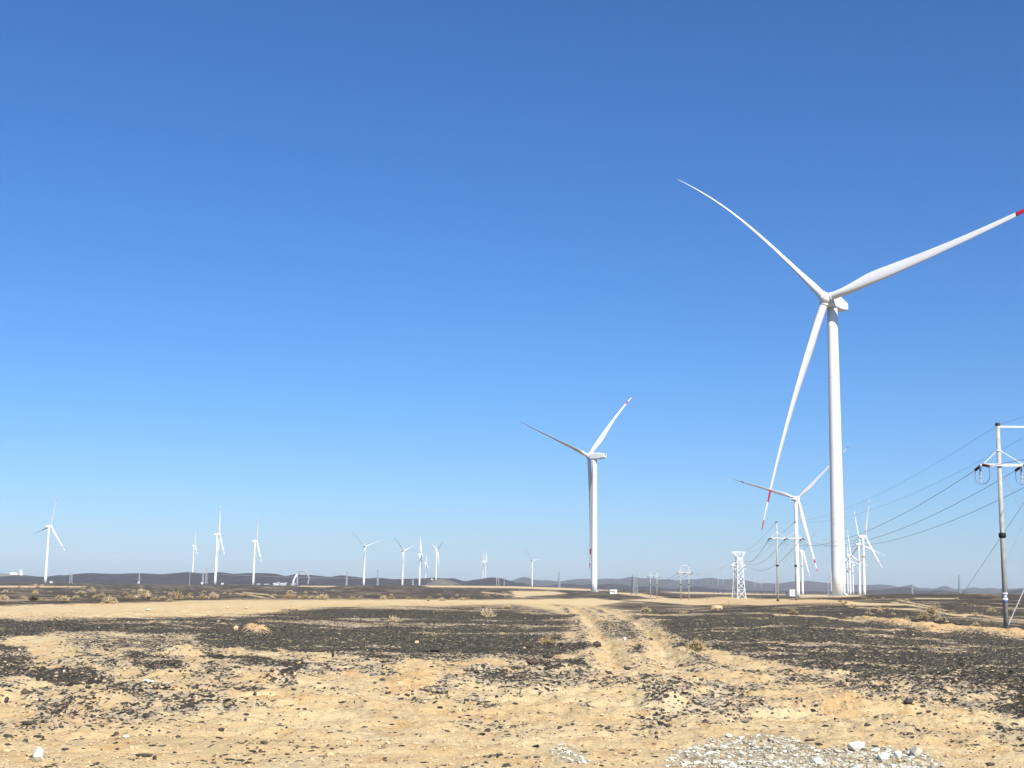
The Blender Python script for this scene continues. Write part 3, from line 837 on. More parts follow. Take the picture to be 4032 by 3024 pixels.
# the smaller turbines: one set of meshes, copied
def small_parts():
    Rb, H = 46.0, 80.0
    n, s, u = np.array([0, -1.0, 0]), np.array([1.0, 0, 0]), np.array([0, 0, 1.0])
    D = {}
    prof = [(f * (H - 1.7), 2.15 - .75 * f) for f in np.linspace(0, 1, 10)]
    D['tower'] = mesh('tower', *lathe(prof, (0, 0, 0), (0, 0, 1), 20), True, M['white_tower'])
    zb = 53.0; r = 2.15 - .75 * zb / H
    D['orange_band'] = mesh('orange_band', *lathe([(zb - 1.7, r + .05), (zb + 1.7, r + .02)], (0, 0, 0), (0, 0, 1), 20), True, M['orange'])
    D['pale_band'] = mesh('pale_band', *lathe([(zb - .9, r + .05), (zb + .9, r + .02)], (0, 0, 0), (0, 0, 1), 20), True, mat('band_pale', (.62, .47, .36), .5))
    D['nacelle'] = mesh('nacelle', *nacelle_shape(n, s, u, 1, [(-1.0, 1.4, 1.4, -1.5, .4), (-2.0, 1.75, 1.75, -1.8, .35), (-8.0, 1.75, 1.75, -1.7, .35), (-9.6, 1.4, 1.3, -1.1, .4)]), False, M['white'])
    D['hub'] = mesh('hub', *lathe([(-1.0, 1.3), (-.4, 1.6), (.6, 1.6), (1.5, 1.1), (2.0, .4)], (0, 0, 0), n, 16), True, M['white'])
    D['blade'] = mesh('blade', *blade_pts(Rb, 0, 0, 1, 26, 1.2, 0, 0, n, s, u, 84, 0.05, nl=10), True, M['white'])
    D['red_band'] = mesh('red_band', *blade_pts(Rb, 0, .8, .88, 5, 1.2, 0, 0, n, s, u, 84, .09, nl=10), True, M['palered'])
    return D
SP = small_parts()
def small_turbine(label, hubpx, Y, psi, phi, rs=1.0, gz=None, band=True):
    hub = at(*hubpx, Y)
    tilt = R_(5)
    nh = np.array([math.sin(R_(psi)), -math.cos(R_(psi)), 0])
    base = hub - nh * 3.6
    bz = land([base[0]], [base[1]])[0] - .1 if gz is None else gz
    t = thing('wind_turbine', label, 'wind turbine', (base[0], base[1], bz), 'wind turbines of the farm')
    H = hub[2] - bz
    tw = obj('tower', SP['tower'], t); tw.scale = (1, 1, (H - 1.7) / 78.3)
    obj('orange_band', SP['orange_band' if hubpx[0] > 3100 else 'pale_band'], tw)
    rz = Matrix.Rotation(R_(psi), 4, 'Z') @ Matrix.Rotation(-tilt, 4, 'X')
    loc = Vector((hub - np.array([base[0], base[1], bz])))
    for nm in ('nacelle', 'hub'):
        o = obj(nm, SP[nm], t); o.matrix_local = Matrix.Translation(loc) @ rz
    for k in range(3):
        o = obj('blade', SP['blade'], t)
        o.matrix_local = Matrix.Translation(loc) @ rz @ Matrix.Rotation(R_(phi + 120 * k), 4, 'Y') @ Matrix.Diagonal((1.1, 1.1, rs, 1))
        obj('red_band', SP['red_band'], o)
    return t
ST = [
    ('white wind turbine farthest left, one blade up, small white cabinet by its foot', (202, 2072), 1865, 141, -18, 1.02, None),
    ('small white wind turbine on the dark ridge, just left of the pair with overlapping towers', (768.6, 2147.6), 3985, 111, -12, 1.02, 24),
    ('taller front turbine of the pair with overlapping towers on the left', (865, 2103), 2101, 111, -15, 1.0, None),
    ('shorter rear turbine half hidden behind the front one of the overlapping left pair', (862, 2158), 4400, 95, -4, .9, 22),
    ('white wind turbine right of the overlapping left pair, lower blade pointing down to the right', (1012, 2129.4), 2402, 111, -24, 1.0, None),
    ('white turbine with two blades raised in a V, left of the group of four', (1440.6, 2151.5), 2648, 39, 69, .96, None),
    ('leftmost turbine of the group of four, blades forming a tilted Y', (1592.5, 2168), 2959, 54, 69, 1.0, None),
    ('turbine of the group of four with one blade straight up, foot on the plain', (1660, 2182.5), 3276, 99, -99, 1.0, None),
    ('smallest turbine of the group of four, its foot hidden behind a hill', (1679.7, 2216), 5200, 100, -3, 1.0, -5),
    ('rightmost turbine of the group of four, standing on a pale graded spur', (1723.8, 2165.8), 3611, 120, -57, 1.0, None),
    ('left one of the two close small turbines behind the dark dome hill', (1906, 2208), 5500, 97, -2, .95, -5),
    ('right one of the two close small turbines behind the dark dome hill', (1916.7, 2210.5), 5450, 93, -93, 1.0, -5),
    ('small white wind turbine with two raised blades, alone between dome hill and mid-sized turbine', (2098.6, 2206.8), 4123, 30, 81, 1.1, None),
    ('white turbine with orange tower band just right of the one with the cabinet', (3163.5, 2170), 2419, 117, -48, 1.05, None),
    ('small turbine peeping out left of the big tower, its own tower mostly hidden', (3274, 2261), 5100, 141, -102, 1.05, -6),
    ('right turbine of the row beside the big tower, dark blade raised to the right', (3407.5, 2111.6), 1738, 104, -22, 1.17, None),
    ('second turbine from the right in the row beside the big tower, dark lower blade', (3387.5, 2142), 2090, 120, -111, 1.17, None),
    ('third turbine from the right in the row beside the big tower, nacelle white and level', (3351, 2187), 2625, 111, -114, 1.13, None),
    ('fourth, thin-towered turbine in the row beside the big tower', (3358, 2214), 3355, 150, -102, 1.15, None),
    ('turbine of the row almost touching the big tower, mostly hidden by it', (3340, 2205), 3380, 115, -2, 1.13, None),
]
for lab, hp, Y, psi, phi, rs, gz in ST:
    small_turbine(lab, hp, Y, psi, phi, rs, gz)

# ------------------------------------------------------------------ double-pole frames of the power line
def bump_ring(p, z, r, h, m, name, parent, n=14):
    return obj(name, mesh(name, *lathe([(z, r * .75), (z + h * .25, r), (z + h * .75, r), (z + h, r * .75)], p, (0, 0, 1), n), True, m), parent)

def pole_frame(label, p1, p2, H, detail=1, th=1.0, group='double-pole frames of the power line', top_beam=True, arm_z=0.795, stays=(), up_brace='mid'):
    p1 = np.array(p1, float); p2 = np.array(p2, float)
    t = thing('power_pole', label, 'power pole', (p1[0], p1[1], p1[2]), group)
    d = p2 - p1; d[2] = 0
    L = np.linalg.norm(d); ex = d / L; ez = np.array([0, 0, 1.0]); ey = np.cross(ez, ex)
    P = [np.zeros(3), p2 - p1]
    z0 = [0, p2[2] - p1[2]]
    for k in range(2):
        q = P[k]
        zt = H
        pb = MB(); pb.tube([q + ez * -.4, q * [1, 1, 0] + ez * zt], [.165 * th, .125 * th], 14)
        po = pb.build('pole', M['concrete'] if detail else M['farsteel'], t, True)
        if detail:
            bump_ring(tuple(q * [1, 1, 0] + ez * 0), H * .445, .235 * th, .34, M['black'], 'joint_collar', po)
            bump_ring(tuple(q * [1, 1, 0] + ez * 0), H * .985, .16 * th, .22, M['dark'], 'cap_clamp', po)
    az = H * arm_z
    aL = -1.15 * L / 3.0; aR = L + 1.15 * L / 3.0
    w_ = .16 * th
    for sg in (-1, 1):
        cb = MB(); o_ = ey * sg * .2 * th
        cb.bar(ex * aL + ez * az + o_, ex * aR + ez * az + o_, .09 * th, w_)
        cb.build('crossarm', M['galv'] if detail else M['farsteel'], t)
    if top_beam:
        tb = MB(); tb.bar(ex * .1 + ez * H * .982, ex * (L - .1) + ez * H * .982, .12 * th, .14 * th); tb.build('top_beam', M['galv'] if detail else M['farsteel'], t)
    if detail:
        for k in range(2):
            bx = 0 if k == 0 else L
            bump_ring(tuple(ex * bx), az + H * .064, .18 * th, .14, M['signwhite'], 'clamp_band', t)
        for a, c in ((0, aL + .15), (0, L / 2), (L, aR - .15), (L, L / 2)):
            bb = MB(); bb.bar(ex * (a + (.14 if c > a else -.14)) + ez * (az + H * .068), ex * c + ez * (az + .08), .055 * th); bb.build('arm_brace', M['galv'], t)
        # crossed stays between the poles
        for a, c in ((0, L), (L, 0)):
            sb = MB(); sb.tube([ex * a + ez * (az - .25), ex * c + ez * H * .30], .014 * th, 6); sb.build('cross_stay', M['wire'], t)
        for cx in (aL + .05, L / 2, aR - .05):
            for sg in (-1, 1):                         # strain insulators on both sides of the arm
                ib = MB()
                st = ex * cx + ey * sg * .25 + ez * (az - .02); en = ex * cx + ey * sg * 1.35 + ez * (az - .20)
                ib.tube([st + (en - st) * f for f in np.linspace(0, 1, 19)], [(.045 if i % 2 else .098) * th for i in range(19)], 8)
                ib.build('strain_insulator', M['insul'], t)
            ab = MB(); st = ex * (cx - .12) + ez * (az - .1)
            ab.tube([st + ez * -z for z in np.linspace(0, .95, 9)], [(.045 if i % 2 else .085) * th for i in range(9)], 8)
            ab.build('arrester', M['ceramic'], t)
            jb = MB()
            pts = []
            for f in np.linspace(0, 1, 15):
                a = f * math.pi
                pts.append(ex * (cx + .22 * math.sin(a * 2)) + ey * (-1.35 + 2.7 * f) + ez * (az - .2 - 1.05 * math.sin(a)))
            jb.tube(pts, .022 * th, 5); jb.build('jumper_loop', M['wire'], t)
    for (a, b_, r_, m_) in stays:
        sb = MB(); sb.tube([np.array(a) - p1, np.array(b_) - p1], r_, 6); sb.build('guy_wire', m_, t)
    return t, [p1 + ex * c + ez * (az - .2) for c in (aL + .05, L / 2, aR - .05)], [p1 + ez * H, p1 + ex * L + ez * H], ey

pA = at(3963, 2489, 86); pA[2] = ground_at(pA[0], pA[1])[0]
pA2 = pA + np.array([3.05, -.1, 0]); pA2[2] = pA[2]
gAnch = np.array([*on_ground(3712, 2456), 0.0]); gAnch[2] = land([gAnch[0]], [gAnch[1]])[0]
HA = 13.5
tA, wA, eA, eyA = pole_frame('near concrete pole at the right edge with white crossarm, black collar and blue sign band', pA, pA2, HA, 1, 1.0,
    stays=[(pA2 + np.array([0, 0, HA * .78]), gAnch, .013, M['wire']),
           (pA + np.array([.05, -.25, .5]), pA2 + np.array([.0, -.3, 6.6]), .028, M['galv']),
           (pA + np.array([.0, 0, HA * .77]), np.array([pA2[0] + 2.5, pA2[1] - 3, pA2[2]]), .012, M['wire'])])
# blue and white sign bands on the near pole
for z, m_, hh in ((1.86, 'blue', .12), (2.0, 'signwhite', .2), (2.22, 'blue', .14), (2.38, 'signwhite', .14)):
    bump_ring((0, 0, 0), z, .175, hh, M[m_], 'sign_band', tA)
for (a, z) in ((-.6, 2.26), (-.25, 2.26), (.15, 2.26)):
    mb_ = MB(); mb_.box(-.035, .035, -.182, -.172, z - .01, z + .06); o_ = mb_.build('sign_mark', M['signwhite'], tA); o_.rotation_euler = (0, 0, a)
pB = at(3063, 2371, 224); pB[2] = land([pB[0]], [pB[1]])[0]
pB2 = at(3136, 2371, 224); pB2[2] = pB[2]
gB = at(2985, 2336, 250)
tB, wB, eB, eyB = pole_frame('double-pole frame with black collars and black feet, before the turbine with the cabinet', pB, pB2, 13.6, 1, 1.05, top_beam=False,
    stays=[(pB + np.array([0, 0, 10.3]), np.array([pB[0] - 9, pB[1] + 22, pB[2]]), .018, M['galv'])])
for q in (np.zeros(3), pB2 - pB):
    bump_ring(tuple(q), -.3, .24, .95, M['black'], 'foot_band', tB)

FARF = [  # label, px left pole, px right pole, base y, top y, distance, detail
    ('H-shaped double-pole frame left of the steel pylon, front one with joined pole tops', 2681, 2713, 2370, 2227, 390, 1, True),
    ('pale double-pole frame between the white house and the H-shaped frame', 2561, 2586.5, 2352, 2249, 560, 1, False),
    ('faint double-pole frame just behind the H-shaped frame', 2672, 2691, 2331, 2233, 900, 0, False),
    ('thin far pole pair between the H-shaped frame and the steel pylon', 2828, 2848, 2335, 2252, 950, 0, False),
    ('far thin pole pair standing against the hills right of the pylon', 2972, 2999, 2338, 2272, 1300, 0, True),
    ('far pale pole pair in front of the dark dome hill, left of centre', 1955, 1963, 2318, 2268, 1500, 0, False),
]
WF = []
for lab, xa, xb, yb, yt, Y, det, tbm in FARF:
    a = at(xa, yb, Y); b_ = at(xb, yb, Y)
    H = (yb - yt) / FPX * Y
    WF.append(pole_frame(lab, a, b_, H, det, max(.8, Y / 480) if det else Y / 900 * 1.25, top_beam=tbm))

# lone far poles
for lab, x, yb, yt, Y in (('thin far grey pole in front of the dark ridge at the left turbines', 746, 2305, 2250, 1200),
                          ('thin far grey pole standing on the plain left of the dome hill', 1985, 2319, 2272, 1500),
                          ('far faint single pole by the base of the hidden turbine, left of the big tower', 3262, 2342, 2290, 1300)):
    a = at(x, yb, Y); H = (yb - yt) / FPX * Y
    t = thing('power_pole', lab, 'power pole', tuple(a))
    b1 = MB(); b1.tube([(0, 0, -1), (0, 0, H)], [.26 * Y / 1200, .2 * Y / 1200], 8); b1.build('pole', M['farsteel'], t)
    b1 = MB(); b1.bar((-1.5, 0, H * .93), (1.5, 0, H * .93), .22); b1.build('crossarm', M['farsteel'], t)

# ------------------------------------------------------------------ lattice pylons
def pylon(label, px, yb, yt, Y, wpx_b, wpx_t, det=0, arms=((.80, 1, 1.6),), cap=True, rot=28, th=None, m=None):
    b = at(px, yb, Y)
    H = (yb - yt) / FPX * Y
    wb = wpx_b / FPX * Y / 2; wt = wpx_t / FPX * Y / 2
    t = thing('lattice_pylon', label, 'pylon', tuple(b), 'lattice pylons')
    t.rotation_euler = (0, 0, R_(rot))
    k = 1 / (math.cos(R_(rot)) + math.sin(R_(rot)) * .98)
    wb *= k; wt *= k
    th = th or max(.12, Y / FPX * 2.6)
    m = m or M['galv']
    hh = H * .88
    def c(i, z):
        f = min(1, z / hh)
        w_ = wb + (wt - wb) * (f ** .8)
        sx, sy = ((-1, -1), (1, -1), (1, 1), (-1, 1))[i % 4]
        return Vector((sx * w_, sy * w_, z))
    for i in range(4):
        lb = MB()
        pts = [c(i, z) for z in np.linspace(0, hh, 6)]
        for a, e in zip(pts[:-1], pts[1:]): lb.bar(a, e, th)
        lb.bar(c(i, hh), c(i, hh) + Vector((0, 0, H - hh)), th * .9)
        lb.build('leg', m, t)
    zs = [0]; st = H * (.19 if det else .24)
    while zs[-1] + st < hh: zs.append(zs[-1] + st); st *= .84
    zs.append(hh)
    def brace(a, e, w_):
        if det:
            bb = MB(); bb.bar(a, e, w_); bb.build('brace', m, t)
        else: allb.bar(a, e, w_)
    allb = MB()
    for z0, z1 in zip(zs[:-1], zs[1:]):
        for i in range(4):
            brace(c(i, z0), c(i + 1, z1), th * .6); brace(c(i + 1, z0), c(i, z1), th * .6)
            brace(c(i, z1), c(i + 1, z1), th * .6)
    if cap:
        ch = H - hh
        for s_ in (-1, 1):
            ab = MB()
            for y_ in (-wt, wt):
                ab.bar((0, y_, H), (s_ * wt * 2.9, y_ * .5, H), th * .75); ab.bar((s_ * wt, y_, hh), (s_ * wt * 2.9, y_ * .5, H), th * .75)
                ab.bar((s_ * wt, y_, H), (s_ * wt * 1.7, y_ * .7, hh + ch * .45), th * .5)
            ab.build('cap_arm', m, t)
    for z_, s_, ln in arms:
        ab = MB(); z = H * z_
        e = Vector((s_ * (wt + ln * wb), 0, z))
        for i in ((1, 2) if s_ > 0 else (0, 3)):
            ab.bar(c(i, z), e, th * .7); ab.bar(c(i, z + H * .08), e, th * .6)
        ab.bar((c(1 if s_ > 0 else 0, z) + e) / 2, (c(2 if s_ > 0 else 3, z) + e) / 2, th * .5)
        ab.build('cross_arm', m, t)
        if det:
            ib = MB(); ib.tube([e + Vector((0, 0, -d_)) for d_ in np.linspace(0, H * .055, 11)], [(.07 if i % 2 else .16) for i in range(11)], 8); ib.build('insulator', M['farsteel'], t)
            jb = MB(); jb.tube([e + Vector((-s_ * f * wb * 1.1, -.3, -H * .05 - H * .03 * math.sin(f * math.pi))) for f in np.linspace(0, 1, 9)], .05, 5); jb.build('jumper_loop', M['signwhite'], t)
    if not det: allb.build('lattice', m, t)
    return t, b, H
pyl, pb, pH = pylon('nearest steel lattice pylon, pale and wide-headed, on orange earth left of the double-pole frame', 2910, 2357, 2177, 420, 51, 26, 1,
                    ((.705, 1, 1.15), (.705, -1, 1.25)), True, 24, None, M['galv_sunlit'])
for lab, x, yb, yt, Y, wb_, wt_, arms in (
    ('pale lattice pylon just right of the white house', 2498, 2343, 2262, 620, 26, 16, ((.93, 1, 1.2), (.93, -1, .6))),
    ('faint far lattice pylon left of the central turbine, against the hills', 2201, 2321, 2252, 2400, 11, 4, ((.9, 1, .9), (.9, -1, .9), (.75, 1, .9), (.75, -1, .9))),
    ('small grey lattice pylon between the pole frame and the pole pair', 3054, 2339, 2299, 1300, 9, 5, ()),
    ('faint tall lattice pylon at far right beside the near pole', 3780, 2347, 2265, 2500, 11, 4, ((.75, 1, .9), (.75, -1, .9), (.6, 1, .9))),
    ('small pale lattice pylon in front of the hazy hills, left of the near pole', 3592, 2350, 2300, 1800, 9, 4, ()),
    ('pale lattice pylon right of the farthest left turbine', 278, 2298, 2243, 1600, 14, 8, ()),
    ('faint thin lattice pylon in front of the long dark ridge at left', 547, 2301, 2258, 2300, 7, 2.5, ()),
    ('far lattice pylon with a tall spike, between the left ridge turbine and the pair', 811, 2300, 2236, 2300, 10, 3, ((.85, 1, .8), (.85, -1, .8))),
    ('faint lattice mast to the left of the spiked far pylon', 798, 2299, 2246, 2600, 7, 3, ()),
    ('far lattice pylon at the foot of the V-shaped turbine, to its left', 1364, 2306, 2250, 2300, 8, 3, ((.85, 1, .8), (.85, -1, .8))),
    ('far lattice pylon right of the V-shaped turbine', 1486, 2311, 2243, 2300, 10, 3, ((.85, 1, .8), (.85, -1, .8))),
    ('small lattice mast left of the turbine with one blade straight up', 1625, 2314, 2282, 1900, 7, 4, ()),
):
    pylon(lab, x, yb, yt, Y, wb_, wt_, 0, arms, len(arms) == 0 and wb_ > 12, 20, Y / FPX * 1.3, M['farsteel'])

# ------------------------------------------------------------------ overhead wires
def wire(label, a, b, sag, r):
    a = np.array(a, float); b = np.array(b, float)
    pts = [a + (b - a) * f - np.array([0, 0, 4 * sag * f * (1 - f)]) for f in np.linspace(0, 1, 33)]
    m = MB(); m.tube(pts - a, r, 6)
    o = m.build('overhead_wire', M['wire'], None, True, tuple(a))
    return tag(o, label, 'wire', 'overhead wires of the power line')
side = ('left', 'middle', 'right')
ey_ = eyA * 1.35
for k in range(3):
    wire('overhead wire between the two right pole frames, from their %s crossarm insulators' % side[k], wA[k] + eyA * 1.35, wB[k] - eyB * 1.35, 2.75, .019)
NX = [np.array([19.0 + 3.0 * (k - 1), -52, HA * .78]) for k in range(3)]
for k in range(3):
    wire('overhead wire leaving the %s end of the near crossarm towards the right edge' % side[k], wA[k] - eyA * 1.35, NX[k], 1.6, .016)
for k in range(2):
    wire('thin earth wire from the %s top of the near frame to the next frame' % ('left', 'right')[k], eA[k] + np.array([0, .2, -.15]), eB[k] + np.array([0, -.2, -.1]), 1.9, .009)
    wire('thin earth wire leaving the %s top of the near frame to the right' % ('left', 'right')[k], eA[k] + np.array([0, -.2, -.15]), np.array([17.5 + 3 * k, -52, HA]), 1.3, .009)
PE = [at(2876, 2212, 420), at(2926, 2208, 418), at(2952, 2232, 418)]
for k, pe in enumerate((at(2929, 2207, 420), at(2935, 2214, 420), at(2953, 2234, 420))):
    wire('sagging wire from the steel pylon to the %s insulator of the black-footed pole frame' % side[k], wB[k] + eyB * 1.35, pe, 1.7 + .5 * k, .045)
for k in range(2):
    wire('thin earth wire from the %s top of the black-footed frame down to the pylon' % ('left', 'right')[k], eB[k], at(2905 + 25 * k, 2179, 420), 1.2, .022)
w0 = WF[0][1]
for k, pe in enumerate((at(2878, 2215, 421), at(2884, 2208, 421), at(2862, 2226, 421))):
    wire('sagging wire from the steel pylon to the %s arm of the H-shaped frame' % side[k], pe, w0[k], 1.5, .05)
w1 = WF[1][1]
for k in range(3):
    wire('faint wire from the H-shaped frame to the frame near the house, %s phase' % side[k], w0[k], w1[k], 2.0, .045)
wire('long pale wire crossing in front of the left dark ridge', at(843, 2261, 1180), at(1500, 2279, 1180), .6, .10)

# ------------------------------------------------------------------ small buildings and cabinets
def cabinet(label, px, yb, wpx, hpx, Y, rz=0, dark_side=False, depth=.7):
    b = at(px, yb, Y); w_ = wpx / FPX * Y; h_ = hpx / FPX * Y
    t = thing('transformer_cabinet', label, 'cabinet', tuple(b), 'transformer cabinets at turbine feet', R_(rz))
    MB().box(-w_ / 2, w_ / 2, -w_ * depth / 2, w_ * depth / 2, h_ * .1, h_ * .9).build('body', M['cabinet'], t)
    MB().box(-w_ * .56, w_ * .56, -w_ * depth * .57, w_ * depth * .57, h_ * .9, h_).build('roof', M['roof'], t)
    MB().box(-w_ * .52, w_ * .52, -w_ * depth * .53, w_ * depth * .53, -.8, h_ * .1).build('plinth', M['concrete'], t)
    MB().box(-w_ * .3, w_ * .02, -w_ * depth / 2 - .03, -w_ * depth / 2 - .005, h_ * .16, h_ * .82).build('door', M['grey'], t)
    MB().box(w_ * .06, w_ * .38, -w_ * depth / 2 - .03, -w_ * depth / 2 - .005, h_ * .16, h_ * .82).build('door', M['grey'], t)
    if dark_side: MB().box(-w_ * .86, -w_ / 2 - .005, -w_ * depth * .42, w_ * depth * .42, h_ * .08, h_ * .8).build('side_block', M['dark_block'], t)  # plain dark block against the left end of the body
    return t
cabinet('white cabinet with a dark left side, behind the black-footed pole frame', 3121, 2350, 26, 28, 1335, 0, True)
cabinet('small white cabinet right of the foot of the farthest left turbine', 202, 2295, 10, 6.5, 1850)
cabinet('small white cabinet at left of the overlapping turbine pair, below the spiked pylon', 796, 2300, 8, 7, 2050)
cabinet('small white cabinet right of the foot of the overlapping turbine pair', 876, 2302, 8, 7, 2050)
cabinet('tiny white cabinet at the foot of the spiked pylon left of the V-shaped turbine', 1363, 2304, 6, 5, 2400)
cabinet('tiny white cabinet on the long ridge in front of the thin lattice pylon', 546, 2296, 7, 5, 2000)
cabinet('tiny white cabinet on the pale spur left of the rightmost turbine of the four', 1701, 2283, 7, 5, 3540)
cabinet('small white box on the plain by the faint pylon, left of the near pole', 3783, 2350, 11, 6, 1700)

def house(label, px, yb, wpx, hpx, Y):
    b = at(px, yb, Y); w_ = wpx / FPX * Y; h_ = hpx / FPX * Y
    t = thing('house', label, 'house', tuple(b))
    d_ = w_ * .6
    MB().box(-w_ / 2, w_ / 2, -d_ / 2, d_ / 2, -1.5, h_ * .92).build('wall', M['wall'], t)
    MB().box(-w_ / 2 - .15, w_ / 2 + .15, -d_ / 2 - .15, d_ / 2 + .15, h_ * .92, h_).build('roof', M['roof'], t)
    for x0, x1, z0, z1, nm in ((-.44, -.26, .42, .68, 'window'), (-.18, -.02, .42, .68, 'window'), (.02, .16, .06, .66, 'door')):
        f = MB().box(x0 * w_, x1 * w_, -d_ / 2 - .06, -d_ / 2 - .01, z0 * h_, z1 * h_).build(nm, M['glass'], t)
        fr = MB(); fr.box((x0 - .015) * w_, (x1 + .015) * w_, -d_ / 2 - .08, -d_ / 2 - .065, z1 * h_, z1 * h_ + .12)
        fr.build('lintel', M['grey'], f)
    return t
house('small white house with dark windows right of the central turbine', 2415, 2337.5, 27, 16, 800)
house('tiny pale shed on the far plain between the white house and the pylon', 2455, 2331, 12, 5, 1400)

# the long low building and tower on the far left hilltop
b = at(64, 2262, 4690)
t = thing('hilltop_station', 'white hilltop building with a short tower, at the far left on the pale rise', 'building', tuple(b))
MB().box(-21, 2, -5, 5, -3, 6).build('hall', M['wall'], t)
MB().box(-21.5, 2.5, -5.5, 5.5, 6, 6.8).build('roof', M['roof'], t)
MB().box(2.2, 9, -4, 4, -3, 5).build('annexe', M['grey'], t)
MB().box(13, 20, -3.5, 3.5, -3, 16).build('tower', M['wall'], t)
MB().box(20.2, 23, -3, 3, -3, 4).build('porch', M['wall'], t)
MB().box(4, 7, -2, 2, 5, 12).build('tank', M['farsteel'], t)

def shelter(label, x0, x1, yb, hpx, Y, slope):
    a = at(x0, yb, Y); c_ = at(x1, yb, Y); w_ = c_[0] - a[0]; h_ = hpx / FPX * Y
    t = thing('shelter', label, 'shelter', tuple(a), 'pale slant-roofed shelters on the left plain')
    MB().box(.1 * w_, .9 * w_, -2, 2, -1, h_ * .45).build('wall', M['wall'], t)
    rb = MB(); rb.add([(0, -3, h_ * .35), (w_, -3, h_ * .35 + h_ * slope), (w_, 3, h_ * .5 + h_ * slope), (0, 3, h_ * .5), (0, -3, h_ * .47), (w_, -3, h_ * .47 + h_ * slope), (w_, 3, h_ * .62 + h_ * slope), (0, 3, h_ * .62)],
                      [(0, 3, 2, 1), (4, 5, 6, 7), (0, 1, 5, 4), (1, 2, 6, 5), (2, 3, 7, 6), (3, 0, 4, 7)])
    rb.build('roof', M['roof'], t)
    for x in (.08, .92): MB().box(w_ * x - .2, w_ * x + .2, -2.6, -2.2, -1, h_ * .42 + h_ * slope * x).build('post', M['farsteel'], t)
    return t
for lab, x0, x1, yb, hp, sl in (('faint small shelter nearest the tower of the left turbine', 1012, 1025, 2301, 5, .2), ('low pale shelter second from the left turbine', 1040, 1059, 2304, 7, .1),
                                ('tallest slant-roofed pale shelter in the row left of the arch', 1075, 1101, 2304, 12, .35), ('pale shelter with a long slanted roof in the middle of the row', 1101, 1130, 2304, 11, .3),
                                ('greyish slant-roofed shelter right beside the arch', 1146, 1164, 2303.5, 9, .3), ('low flat grey shelter right of the arch post', 1174, 1188, 2307, 4, .05)):
    shelter(lab, x0, x1, yb, hp, 1500, sl)
Y = 1450
a = at(1153, 2296, Y)
t = thing('arch_gate', 'tall curved pale arch with an upright post at its left', 'arch', tuple(a))
def sect(pts, r, nm, m):
    mb_ = MB(); mb_.tube([at(x, y, Y) - a for x, y in pts], r, 8); mb_.build(nm, m, t)
sect([(1154, 2295), (1158, 2281), (1164, 2270), (1171, 2260)], .95, 'arch_limb', M['signwhite'])
sect([(1171, 2260), (1176, 2253), (1181, 2249), (1190, 2248), (1199, 2249)], .75, 'arch_crown', M['farsteel'])
sect([(1199, 2249), (1207, 2255), (1213, 2266), (1217, 2277), (1214, 2289), (1213, 2298)], .7, 'arch_limb', M['farsteel'])
sect([(1170, 2304), (1171, 2263)], .75, 'post', M['farsteel'])

# ------------------------------------------------------------------ stones
def stone_mesh(name, seed, m, flat=.6, elong=1.3):
    r = random.Random(seed)
    t_ = (1 + 5 ** .5) / 2
    V = np.array([(-1, t_, 0), (1, t_, 0), (-1, -t_, 0), (1, -t_, 0), (0, -1, t_), (0, 1, t_), (0, -1, -t_), (0, 1, -t_), (t_, 0, -1), (t_, 0, 1), (-t_, 0, -1), (-t_, 0, 1)], float)
    V /= np.linalg.norm(V[0])
    F = [(0, 11, 5), (0, 5, 1), (0, 1, 7), (0, 7, 10), (0, 10, 11), (1, 5, 9), (5, 11, 4), (11, 10, 2), (10, 7, 6), (7, 1, 8), (3, 9, 4), (3, 4, 2), (3, 2, 6), (3, 6, 8), (3, 8, 9), (4, 9, 5), (2, 4, 11), (6, 2, 10), (8, 6, 7), (9, 8, 1)]
    V = V * np.array([r.uniform(.6, 1.25) for _ in range(12)])[:, None]
    V *= [.5 * elong, .5 / elong * 1.1, .5 * flat]
    return V, np.array(F)
SHAPES = {k: [stone_mesh(k, 100 * i + j, None, rng.uniform(.55, .95), rng.uniform(1.0, 1.4)) for j in range(7)] for i, k in enumerate(('dark', 'pale', 'sand'))}
SMESH = {}
def smesh(kind, j, m):
    key = (kind, j, m)
    if key not in SMESH:
        V, F = SHAPES[kind][j]
        SMESH[key] = mesh('stone', V, F, False, M[m])
    return SMESH[key]

def scatter(n, x0, x1, y0, y1, seed, accept, size):
    """world points, spread evenly over the seen ground, with their sizes"""
    r = np.random.default_rng(seed)
    px = r.uniform(x0, x1, n); py = r.uniform(y0, y1, n)
    Y = EYE * FPX / np.maximum(py - horizon_y(px), 3)
    d = _f[None] + _rt[None] * ((px - CX) / FPX)[:, None] - _up[None] * ((py - CY) / FPX)[:, None]
    P = _C[None] + d * (Y / d[:, 1])[:, None]
    x, y = P[:, 0], P[:, 1]
    g, p, o, ro, _, _ = cover(x, y)
    keep = r.uniform(0, 1, n) < accept(g, p, o, ro, y, px, py)
    x, y, g, p, o, ro, px, py = [q[keep] for q in (x, y, g, p, o, ro, px, py)]
    z = land(x, y) + relief(x, y, g, ro, o)
    return x, y, z, size(r, len(x), y, g), px, py

